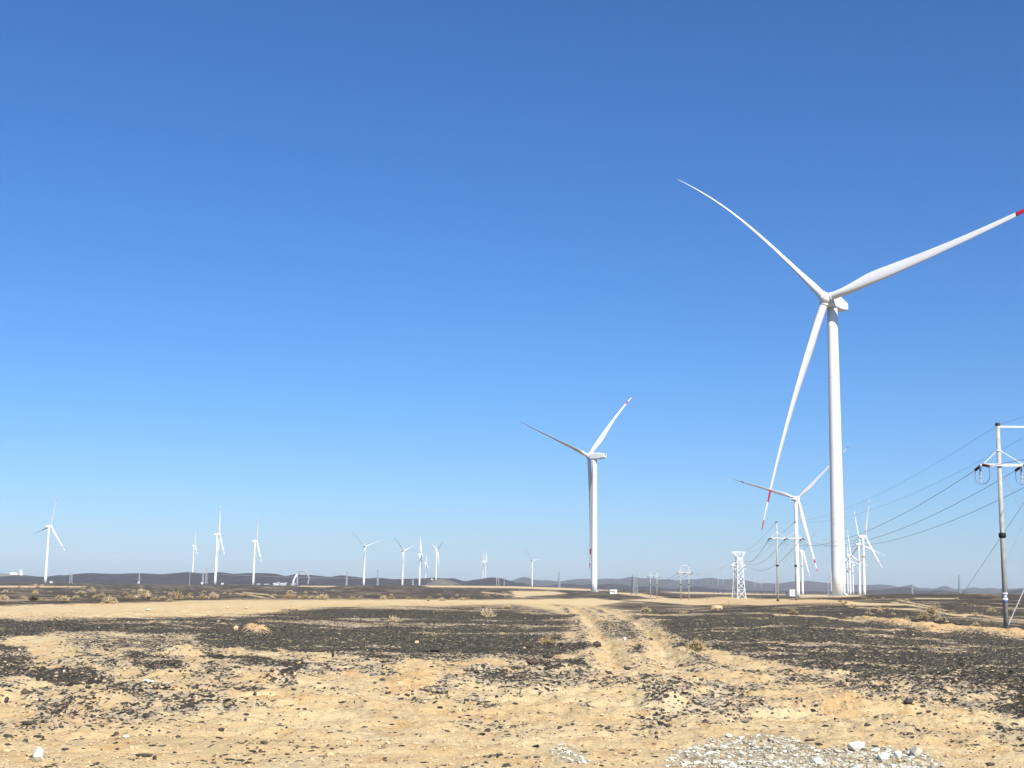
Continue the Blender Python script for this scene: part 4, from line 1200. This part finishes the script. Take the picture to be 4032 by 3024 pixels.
def stone_stuff(name, kind, x, y, z, s, m, label, seed):
    r = np.random.default_rng(seed)
    VV = []; FF = []
    n = 0
    for j in range(7):
        idx = np.where(np.arange(len(x)) % 7 == j)[0]
        if not len(idx): continue
        V, F = SHAPES[kind][j]
        a = r.uniform(0, 6.283, len(idx)); ca, sa = np.cos(a), np.sin(a)
        B = V[None] * s[idx][:, None, None]
        X = B[:, :, 0] * ca[:, None] - B[:, :, 1] * sa[:, None] + x[idx][:, None]
        Yv = B[:, :, 0] * sa[:, None] + B[:, :, 1] * ca[:, None] + y[idx][:, None]
        Z = B[:, :, 2] + z[idx][:, None] + s[idx][:, None] * .12
        VV.append(np.stack([X, Yv, Z], -1).reshape(-1, 3))
        FF.append((F[None] + (np.arange(len(idx)) * 12)[:, None, None] + n).reshape(-1, 3))
        n += len(idx) * 12
    me = big_mesh(name, np.concatenate(VV), np.concatenate(FF), M[m])
    o = obj(name, me)
    return tag(o, label, 'gravel', kind='stuff')

LAND = [('tall pale rock', 146, 3000), ('long black flat stone', 560, 2984), ('pale flat stone at lower left', 494, 2914), ('dark slab at the left edge', 92, 2770), ('flat dark patch at left', 112, 2868),
        ('left dark gravel tongue', 230, 2690), ('pale flat slab', 575, 2730), ('mound left of centre', 1060, 2690), ('orange streak at left', 960, 2490), ('left gravel field', 1500, 2520), ('low orange berm', 1890, 2640),
        ('large berm boulder', 2100, 2640), ('brown block by the track', 2352, 2548), ('black wedge in the track', 2562, 2532), ('dark rubble mound', 2640, 2770), ('squarish stone bar', 2398, 2688), ('yellowish bush', 2745, 2571),
        ('small white rubble patch', 2230, 2975), ('mound near the centre', 1640, 2710), ('bare sand front', 1500, 2960), ('bare sand below the mounds', 1000, 2900), ('biggest right boulder', 3580, 2824), ('oval stone at right', 3648, 2862),
        ('orange hollow at right', 3320, 2800), ('right gravel tip', 3390, 2686), ('right gravel field', 3300, 2560), ('right edge gravel', 3960, 2830), ('bottom right corner stone', 3905, 3018), ('pole foot', 3963, 2500),
        ('white rubble heap', 3000, 2960), ('pointed white rock', 3375, 2968), ('low white rock with shadow', 3222, 3020), ('white block of the heap', 3480, 2998), ('grey white end rock', 3610, 2992)]
def landmark(px, py):
    n_, lx, ly = min(LAND, key=lambda q: (q[1] - px) ** 2 + (3 * (q[2] - py)) ** 2)
    dx, dy = px - lx, 3 * (py - ly)
    if abs(dx) > abs(dy):
        side_ = 'left of' if dx < 0 else 'right of'
        side_ = ('just ' if abs(dx) < 60 else 'well ' if abs(dx) > 220 else '') + side_
    else:
        side_ = 'behind' if dy < 0 else 'in front of'
        side_ = ('close ' if abs(dy) < 60 else 'farther ' if abs(dy) > 200 else '') + side_
    return side_ + ' the ' + n_
def put_stones(kind, m_names, x, y, z, s, px, py, group, seed, word):
    r = random.Random(seed)
    for i in range(len(x)):
        mn = m_names[r.randrange(len(m_names))]
        o = bpy.data.objects.new('stone', smesh(kind, r.randrange(7), mn))
        link(o)
        o.location = (x[i], y[i], z[i] + s[i] * .1)
        o.rotation_euler = (r.uniform(-.3, .3), r.uniform(-.3, .3), r.uniform(0, 6.28))
        o.scale = (s[i],) * 3
        spx = s[i] / y[i] * FPX
        size = 'big' if spx > 38 else 'mid-sized' if spx > 30 else 'small' if spx > 25 else 'little'
        tone = {'darkstone': 'black', 'darkstone2': 'dark brown', 'palestone': 'pale grey', 'whitestone': 'white'}[mn]
        tag(o, size + ' ' + tone + ' ' + word + ' ' + landmark(px[i], py[i]), 'stone', group)

# dark chips: many, the largest 230 on their own
x, y, z, s, px, py = scatter(110000, -250, 4300, 2395, 3080, 5,
    lambda g, p, o, ro, y, px, py: np.clip(g * 1.15 - .035, 0.011, 1) * np.where(y > 90, .6, 1.0) * .55,
    lambda r, n, y, g: np.clip(np.exp(r.normal(math.log(.026), .48, n)) * (1 + .017 * y), .018, np.where(y < 34, .15, .24)))
scr = s / y
order = np.argsort(-scr)
inview = (px > 0) & (px < 4032) & (py < 3024)
big = [i for i in order if inview[i]][:140]
rest = np.setdiff1d(np.arange(len(x)), big)
put_stones('dark', ['darkstone', 'darkstone', 'darkstone2'], x[big], y[big], z[big], s[big], px[big], py[big], 'loose dark stones on the ground', 3, 'loose stone')
h = len(rest) // 4
stone_stuff('dark_gravel', 'dark', x[rest[h:]], y[rest[h:]], z[rest[h:]], s[rest[h:]], 'darkstone', 'scattered black gravel chips over the desert ground', 1)
stone_stuff('brown_gravel', 'dark', x[rest[:h]], y[rest[:h]], z[rest[:h]], s[rest[:h]], 'darkstone2', 'scattered brown gravel chips over the desert ground', 2)
# sand-coloured clods
x, y, z, s, px, py = scatter(30000, -250, 4300, 2400, 3080, 9,
    lambda g, p, o, ro, y, px, py: np.clip(.30 + o - .15 * ro, 0, 1) * .6,
    lambda r, n, y, g: np.clip(np.exp(r.normal(math.log(.027), .45, n)) * (1 + .014 * y), .012, .22))
stone_stuff('sand_clods', 'sand', x, y, z, s, 'sandstone', 'sand coloured clods and pebbles lying over the ground', 3)
# white rubble heap
x, y, z, s, px, py = scatter(42000, 1900, 4000, 2890, 3100, 13, lambda g, p, o, ro, y, px, py: np.clip(p - .18, 0, 1) * .33,
    lambda r, n, y, g: np.clip(np.exp(r.normal(math.log(.025), .62, n)), .010, .15))
order = np.argsort(-s / y)
inview = (px > 0) & (px < 4032) & (py < 3024)
big = [i for i in order if inview[i]][:110]
rest = np.setdiff1d(np.arange(len(x)), big)
put_stones('pale', ['palestone', 'palestone', 'whitestone'], x[big], y[big], z[big], s[big], px[big], py[big], 'white broken stones of the heap in front', 4, 'broken stone')
h = len(rest) // 3
stone_stuff('white_rubble', 'pale', x[rest[:h]], y[rest[:h]], z[rest[:h]], s[rest[:h]], 'whitestone', 'small white rubble of the heap at the lower right', 5)
stone_stuff('pale_rubble', 'pale', x[rest[h:]], y[rest[h:]], z[rest[h:]], s[rest[h:]], 'palestone', 'small pale grey rubble of the heap at the lower right', 6)

# stones one would point to
NOTE = [  # label, px, py foot, width px, height px, kind, material
    ('tall pale greenish white rock at the lower left with a black shadow', 146, 3000, 42, 56, 'pale', 'greenstone'),
    ('largest white pointed rock at the top of the rubble heap', 3375, 2968, 70, 40, 'pale', 'whitestone'),
    ('white rock with a black shadow low in the rubble heap, left of the pointed one', 3222, 3020, 42, 30, 'pale', 'whitestone'),
    ('white block in the middle of the rubble heap', 3480, 2998, 48, 36, 'pale', 'whitestone'),
    ('grey white rock at the right end of the rubble heap', 3610, 2992, 50, 40, 'pale', 'palestone'),
    ('white stone with tan side right of the middle of the rubble heap', 3540, 2990, 36, 28, 'pale', 'whitestone'),
    ('dark slab stone leaning on the sand near the left edge', 92, 2770, 32, 24, 'dark', 'darkstone2'),
    ('rounded dark stone right at the left edge', 20, 2788, 20, 24, 'dark', 'darkstone'),
    ('small dark stone beside the leaning slab at the left edge', 37, 2782, 13, 15, 'dark', 'darkstone2'),
    ('flat dark stone patch left of centre, low on the sand', 112, 2868, 62, 20, 'dark', 'darkstone'),
    ('lone dark stone below the flat dark patch at left', 98, 2914, 22, 18, 'dark', 'darkstone'),
    ('long black flat stone near the bottom left', 560, 2984, 70, 13, 'dark', 'darkstone'),
    ('small black upright stone right of the long flat one', 607, 2986, 16, 18, 'dark', 'darkstone'),
    ('pale flat stone on the sand at lower left', 494, 2914, 26, 11, 'pale', 'whitestone'),
    ('small white stone lying in the left dark patch', 250, 2672, 9, 12, 'pale', 'whitestone'),
    ('pale flat slab on the churned sand left of centre', 575, 2730, 50, 12, 'pale', 'whitestone'),
    ('dark stone in front of the mound left of centre', 1000, 2790, 16, 16, 'dark', 'darkstone'),
    ('dark brown block at the left of the track leading away', 2352, 2548, 36, 24, 'dark', 'darkstone2'),
    ('black wedge stone lying in the middle of the track leading away', 2562, 2532, 22, 10, 'dark', 'darkstone'),
    ('small white stone beside the track leading away', 2460, 2528, 13, 14, 'pale', 'whitestone'),
    ('black flat boulder below the brown block beside the track', 2160, 2590, 50, 18, 'dark', 'darkstone'),
    ('large dark boulder at the end of the orange berm', 2100, 2640, 60, 24, 'dark', 'darkstone2'),
    ('squarish dark stone bar lying flat on the sand by the track', 2398, 2688, 34, 11, 'dark', 'darkstone'),
    ('short dark bar of stone in the sand below the track', 2475, 2652, 34, 12, 'dark', 'darkstone'),
    ('biggest dark boulder in the churned sand at right', 3580, 2824, 40, 20, 'dark', 'darkstone'),
    ('oval dark stone right of the biggest boulder at right', 3648, 2862, 26, 13, 'dark', 'darkstone'),
    ('dark flat stone at the upper rim of the white rubble heap', 3190, 2922, 40, 11, 'dark', 'darkstone2'),
    ('dark boulder beside the tip of the black gravel at right', 3390, 2686, 34, 14, 'dark', 'darkstone'),
    ('black stone just left of the dark rubble mound', 2590, 2760, 26, 26, 'dark', 'darkstone'),
    ('black boulder in the middle of the left gravel field', 1712, 2572, 40, 18, 'dark', 'darkstone'),
    ('upright black stone at the lower rim of the left gravel field', 1310, 2606, 14, 26, 'dark', 'darkstone'),
    ('white boulder on the near side of the crossing sand road at left', 583, 2408, 30, 14, 'pale', 'palestone'),
    ('pale boulder on the sand road verge', 895, 2398, 15, 7, 'sand', 'sandstone'),
    ('pale pointed boulder right of the other on the sand road verge', 968, 2402, 13, 9, 'sand', 'sandstone'),
    ('tan rock heap in the black gravel right of centre', 2827, 2402, 46, 20, 'sand', 'sandstone'),
    ('tan boulder on top of the orange earth streak at left', 925, 2482, 22, 18, 'sand', 'sandstone'),
    ('dark flat stone near the bottom right corner', 3905, 3018, 40, 12, 'dark', 'darkstone'),
    ('pair of dark lumps on the mound by the centre', 1642, 2682, 26, 16, 'dark', 'darkstone2'),
]
for i, (lab, px_, py_, wp, hp, kd, mn) in enumerate(NOTE):
    x_, y_ = on_ground(px_, py_)
    z_ = ground_at(x_, y_)[0]
    k = y_ / FPX
    V, F = stone_mesh('n', 900 + i, None, 1.0, 1.0)
    V = V / (V.max(0) - V.min(0))
    V[:, 0] *= wp * k; V[:, 2] *= hp * k * 1.15; V[:, 1] *= min(wp, hp * 1.6) * k * 1.1
    o = obj('stone', mesh('stone', V, F, False, M[mn]), None, (x_, y_ + wp * k * .3, z_ + hp * k * .42))
    tag(o, lab, 'stone', 'stones that stand out')

# ------------------------------------------------------------------ dry desert bushes
def bush_mesh(seed, m, spiky=False):
    r = random.Random(seed)
    V = []; F = []
    def quad(p, d, l, w_):
        d = d.normalized()
        a = d.cross(Vector((r.uniform(-1, 1), r.uniform(-1, 1), r.uniform(-1, 1)))).normalized() * w_
        b = len(V)
        V.extend([p - a, p + a, p + d * l + a * .25, p + d * l - a * .25]); F.append((b, b + 1, b + 2, b + 3))
    nb = 80 if spiky else 85
    for _ in range(nb):
        az_ = r.uniform(0, 6.283); el = math.asin(r.uniform(.12, 1))
        d = Vector((math.cos(az_) * math.cos(el), math.sin(az_) * math.cos(el), math.sin(el) * (1.2 if spiky else .85)))
        l = r.uniform(.34, .56)
        p0 = Vector((r.uniform(-.1, .1), r.uniform(-.1, .1), -.02))
        quad(p0, d, l, .02)
        for _ in range(13 if not spiky else 6):
            f = r.uniform(.35, 1.0)
            dd = d + Vector((r.uniform(-1, 1), r.uniform(-1, 1), r.uniform(-.4, 1))) * .9
            quad(p0 + d * l * f, dd, r.uniform(.05, .15), r.uniform(.012, .03))
    return V, F
BM = {}
for nm in ('bush', 'bush_pale', 'bush_dark'):
    for j in range(4):
        V, F = bush_mesh(j * 7 + len(nm), None, j == 3)
        h = len(F) // 5
        BM[(nm, j)] = (mesh('foliage', V, F, False, M[nm]))
def bush(label, px_, py_, wp, hp=None, kind='bush', group='dry bushes on the desert plain', j=None):
    x_, y_ = on_ground(px_, py_)
    z_ = ground_at(x_, y_)[0]
    k = y_ / FPX
    hp = hp or wp * rng.uniform(.42, .62)
    o = obj('dry_bush', BM[(kind, rng.randrange(4) if j is None else j)], None, (x_, y_, z_ - .02))
    o.scale = (wp * k * .95, wp * k * .95, hp * k * 1.9)
    o.rotation_euler = (0, 0, rng.uniform(0, 6.28))
    return tag(o, label, 'bush', group)
BUSH = [
    ('tan bush cut by the left edge beyond the sand road', 14, 2362, 44, 'bush_pale'), ('pale round bush near the left edge beyond the sand road', 91, 2359, 32, 'bush_pale'),
    ('dark brown bush below the farthest left turbine', 130, 2366, 36, 'bush_dark'), ('small tan bush right of the dark one at left', 158, 2362, 20, 'bush'),
    ('tan bush below the foot of the farthest left turbine cabinet', 231, 2356, 28, 'bush'), ('low wide tan bush at the rim of the sand road, left', 255, 2370, 44, 'bush_pale'),
    ('pale hollow-looking bush below the pale left pylon', 299, 2359, 34, 'bush_pale'), ('tan bush left of the widest bush at the road rim', 380, 2356, 36, 'bush'),
    ('widest tan bush at the rim of the sand road on the left', 431, 2376, 68, 'bush_pale'), ('tan bush right of the widest one on the left', 510, 2356, 38, 'bush'),
    ('large tan bush with a dark gap, below the thin ridge pylon', 562, 2356, 64, 'bush_pale'), ('dark gap bush beside the large tan one', 585, 2357, 20, 'bush_dark'),
    ('tan bush right of the dark gap bush', 611, 2362, 36, 'bush'), ('pale small bush between two tan bushes left of the pole', 641, 2356, 26, 'bush_pale'),
    ('tan bush close to the road rim left of the thin pole', 668, 2368, 28, 'bush_pale'), ('broad tan bush left of the ridge turbine', 695, 2359, 55, 'bush'),
    ('olive tan bush below the ridge turbine', 745, 2356, 34, 'bush'), ('olive bush below the spiked pylon', 797, 2356, 36, 'bush'),
    ('round pale bush below the overlapping turbine pair', 839, 2359, 44, 'bush_pale'), ('low bush right of the wheel tracks at left', 964, 2350, 34, 'bush'),
    ('olive tan bush below the slant-roofed shelters', 1140, 2360, 54, 'bush'), ('olive bush below the arch', 1201, 2359, 36, 'bush'),
    ('small olive bush right of the arch bush', 1228, 2354, 22, 'bush'), ('pale bush touching the sand road right of the arch', 1270, 2361, 56, 'bush_pale'),
    ('tall cone-shaped tan bush left of the V-shaped turbine', 1388, 2361, 32, 'bush'), ('small tan bush below the V-shaped turbine', 1421, 2359, 24, 'bush'),
    ('round pale bush right of the V-shaped turbine', 1510, 2360, 32, 'bush_pale'), ('wide tan bush beside the round one right of the V-shaped turbine', 1540, 2358, 32, 'bush'),
    ('small bush below the leftmost turbine of the four', 1608, 2359, 24, 'bush'), ('small tan bush below the four turbines', 1693, 2353, 22, 'bush'),
    ('tan bush at the road rim below the rightmost of the four', 1739, 2366, 30, 'bush_pale'), ('tan bush at the road rim below the dome hill', 1821, 2362, 34, 'bush_pale'),
    ('pale straw bush on the sand where the road meets the track', 1997, 2394, 48, 'bush_pale'), ('feathery straw bush in the left gravel field', 1546, 2452, 50, 'bush_pale'),
    ('broad straw bush at the rear of the left gravel field', 1922, 2428, 60, 'bush_pale'), ('brown twiggy bush at the tip of the sand road', 1113, 2419, 38, 'bush'),
    ('reddish straw bush at the left of the track leading away', 2157, 2543, 76, 'bush'), ('upright spiky straw bush right of the track leading away', 2655, 2532, 44, 'bush_pale'),
    ('broad yellowish bush right of the track, at the gravel rim', 2745, 2571, 86, 'bush'), ('round grey tan bush at the far end of the track', 2545, 2410, 44, 'bush_pale'),
    ('small straw tuft on the ridge between the wheel tracks', 2517, 2552, 34, 'bush_pale'), ('pale tuft in the right gravel field, right of the rock heap', 2991, 2438, 30, 'bush_pale'),
    ('low pale bush left of the rock heap', 2690, 2419, 34, 'bush_pale'), ('triangular tan bush below the black-footed pole frame', 3124, 2419, 38, 'bush'),
    ('tan round bush left of the big cluster behind the orange berm', 3562, 2456, 54, 'bush_pale'), ('tan bush in the big cluster behind the orange berm, left part', 3639, 2438, 54, 'bush'),
    ('tan bush in the front of the big cluster behind the berm', 3708, 2451, 54, 'bush_pale'), ('highest bush of the big cluster behind the berm', 3671, 2424, 62, 'bush'),
    ('pointed tan bush right of the big cluster', 3753, 2415, 30, 'bush'), ('triangular tan bush between cluster and near pole', 3844, 2469, 34, 'bush_pale'),
    ('tiny pale bush left of the near pole', 3894, 2469, 16, 'bush_pale'), ('pale bush on the plain left of the faint tall pylon', 3689, 2381, 24, 'bush_pale'),
    ('small tan bush on the plain right of the row of turbines', 3512, 2403, 20, 'bush_pale'), ('pale flat bush just left of the near pole, farther off', 3904, 2412, 40, 'bush_pale'),
    ('small pale bush on the right plain between wheel tracks', 3616, 2410, 28, 'bush_pale'), ('small bush close behind the near pole foot', 3885, 2453, 22, 'bush_pale'),
]
for lab, px_, py_, wp, kd in BUSH:
    bush(lab, px_, py_, wp, None, kd)
rb = random.Random(21)
PLAIN = [('farthest left turbine', 175), ('pale left pylon', 278), ('long ridge', 430), ('thin ridge pylon', 547), ('thin grey pole', 746), ('overlapping turbine pair', 850), ('third left turbine', 995), ('slant-roofed shelters', 1095),
         ('arch', 1185), ('V-shaped turbine', 1430), ('four turbines', 1660), ('dome hill', 1930), ('turbine row', 3380), ('far plain tracks', 3560), ('hazy right hills', 3700), ('near pole', 3950)]
def plain_mark(px, py):
    n_, lx = min(PLAIN, key=lambda q: abs(q[1] - px))
    dep = py - horizon_y(px)
    return ('far out on the plain' if dep < 33 else 'on the plain' if dep < 48 else 'near the sand rim') + (' left of' if px < lx - 18 else ' right of' if px > lx + 18 else ' right below') + ' the ' + n_
for i in range(120):
    if i < 78: px_ = rb.uniform(0, 2000); py_ = horizon_y(px_) + rb.uniform(22, 62)
    else: px_ = rb.uniform(3300, 4032); py_ = horizon_y(px_) + rb.uniform(26, 105)
    wp = rb.uniform(8, 20) * (1 + (py_ - horizon_y(px_)) / 160)
    bush('%s straw bush %s' % ('tiny' if wp < 13 else 'small', plain_mark(px_, py_)), px_, py_, wp, None, rb.choice(['bush_pale', 'bush_pale', 'bush']), 'small bushes dotted over the plain')
for i in range(40):
    px_ = rb.uniform(1000, 4000); py_ = rb.uniform(2440, 2640) if px_ < 2300 else rb.uniform(2410, 2600)
    if px_ > 2300: py_ = max(py_, np.interp(px_, [2300, 3366, 4032], [2400, 2455, 2525]))
    wp = rb.uniform(10, 22); bush('%s dry tuft in gravel %s' % ('tiny' if wp < 14 else 'little', landmark(px_, py_)), px_, py_, wp, None, rb.choice(['bush_pale', 'bush', 'bush']), 'little tufts in the gravel')

# ------------------------------------------------------------------ haze
hb = MB(); hb.box(-12500, 12500, -12000, 12500, -9.5, 235)
hz = hb.build('haze', None, None)
hm = bpy.data.materials.new('haze_air'); hm.use_nodes = True
hm.node_tree.nodes.clear()
pv = hm.node_tree.nodes.new('ShaderNodeVolumePrincipled')
pv.inputs['Color'].default_value = (0.82, 0.90, 1.0, 1)
pv.inputs['Density'].default_value = HAZE_DENSITY
pv.inputs['Anisotropy'].default_value = -0.1
oo = hm.node_tree.nodes.new('ShaderNodeOutputMaterial')
hm.node_tree.links.new(pv.outputs[0], oo.inputs['Volume'])
hz.data.materials.append(hm)
tag(hz, 'thin dusty haze in the air over the whole plain', 'haze', kind='stuff')
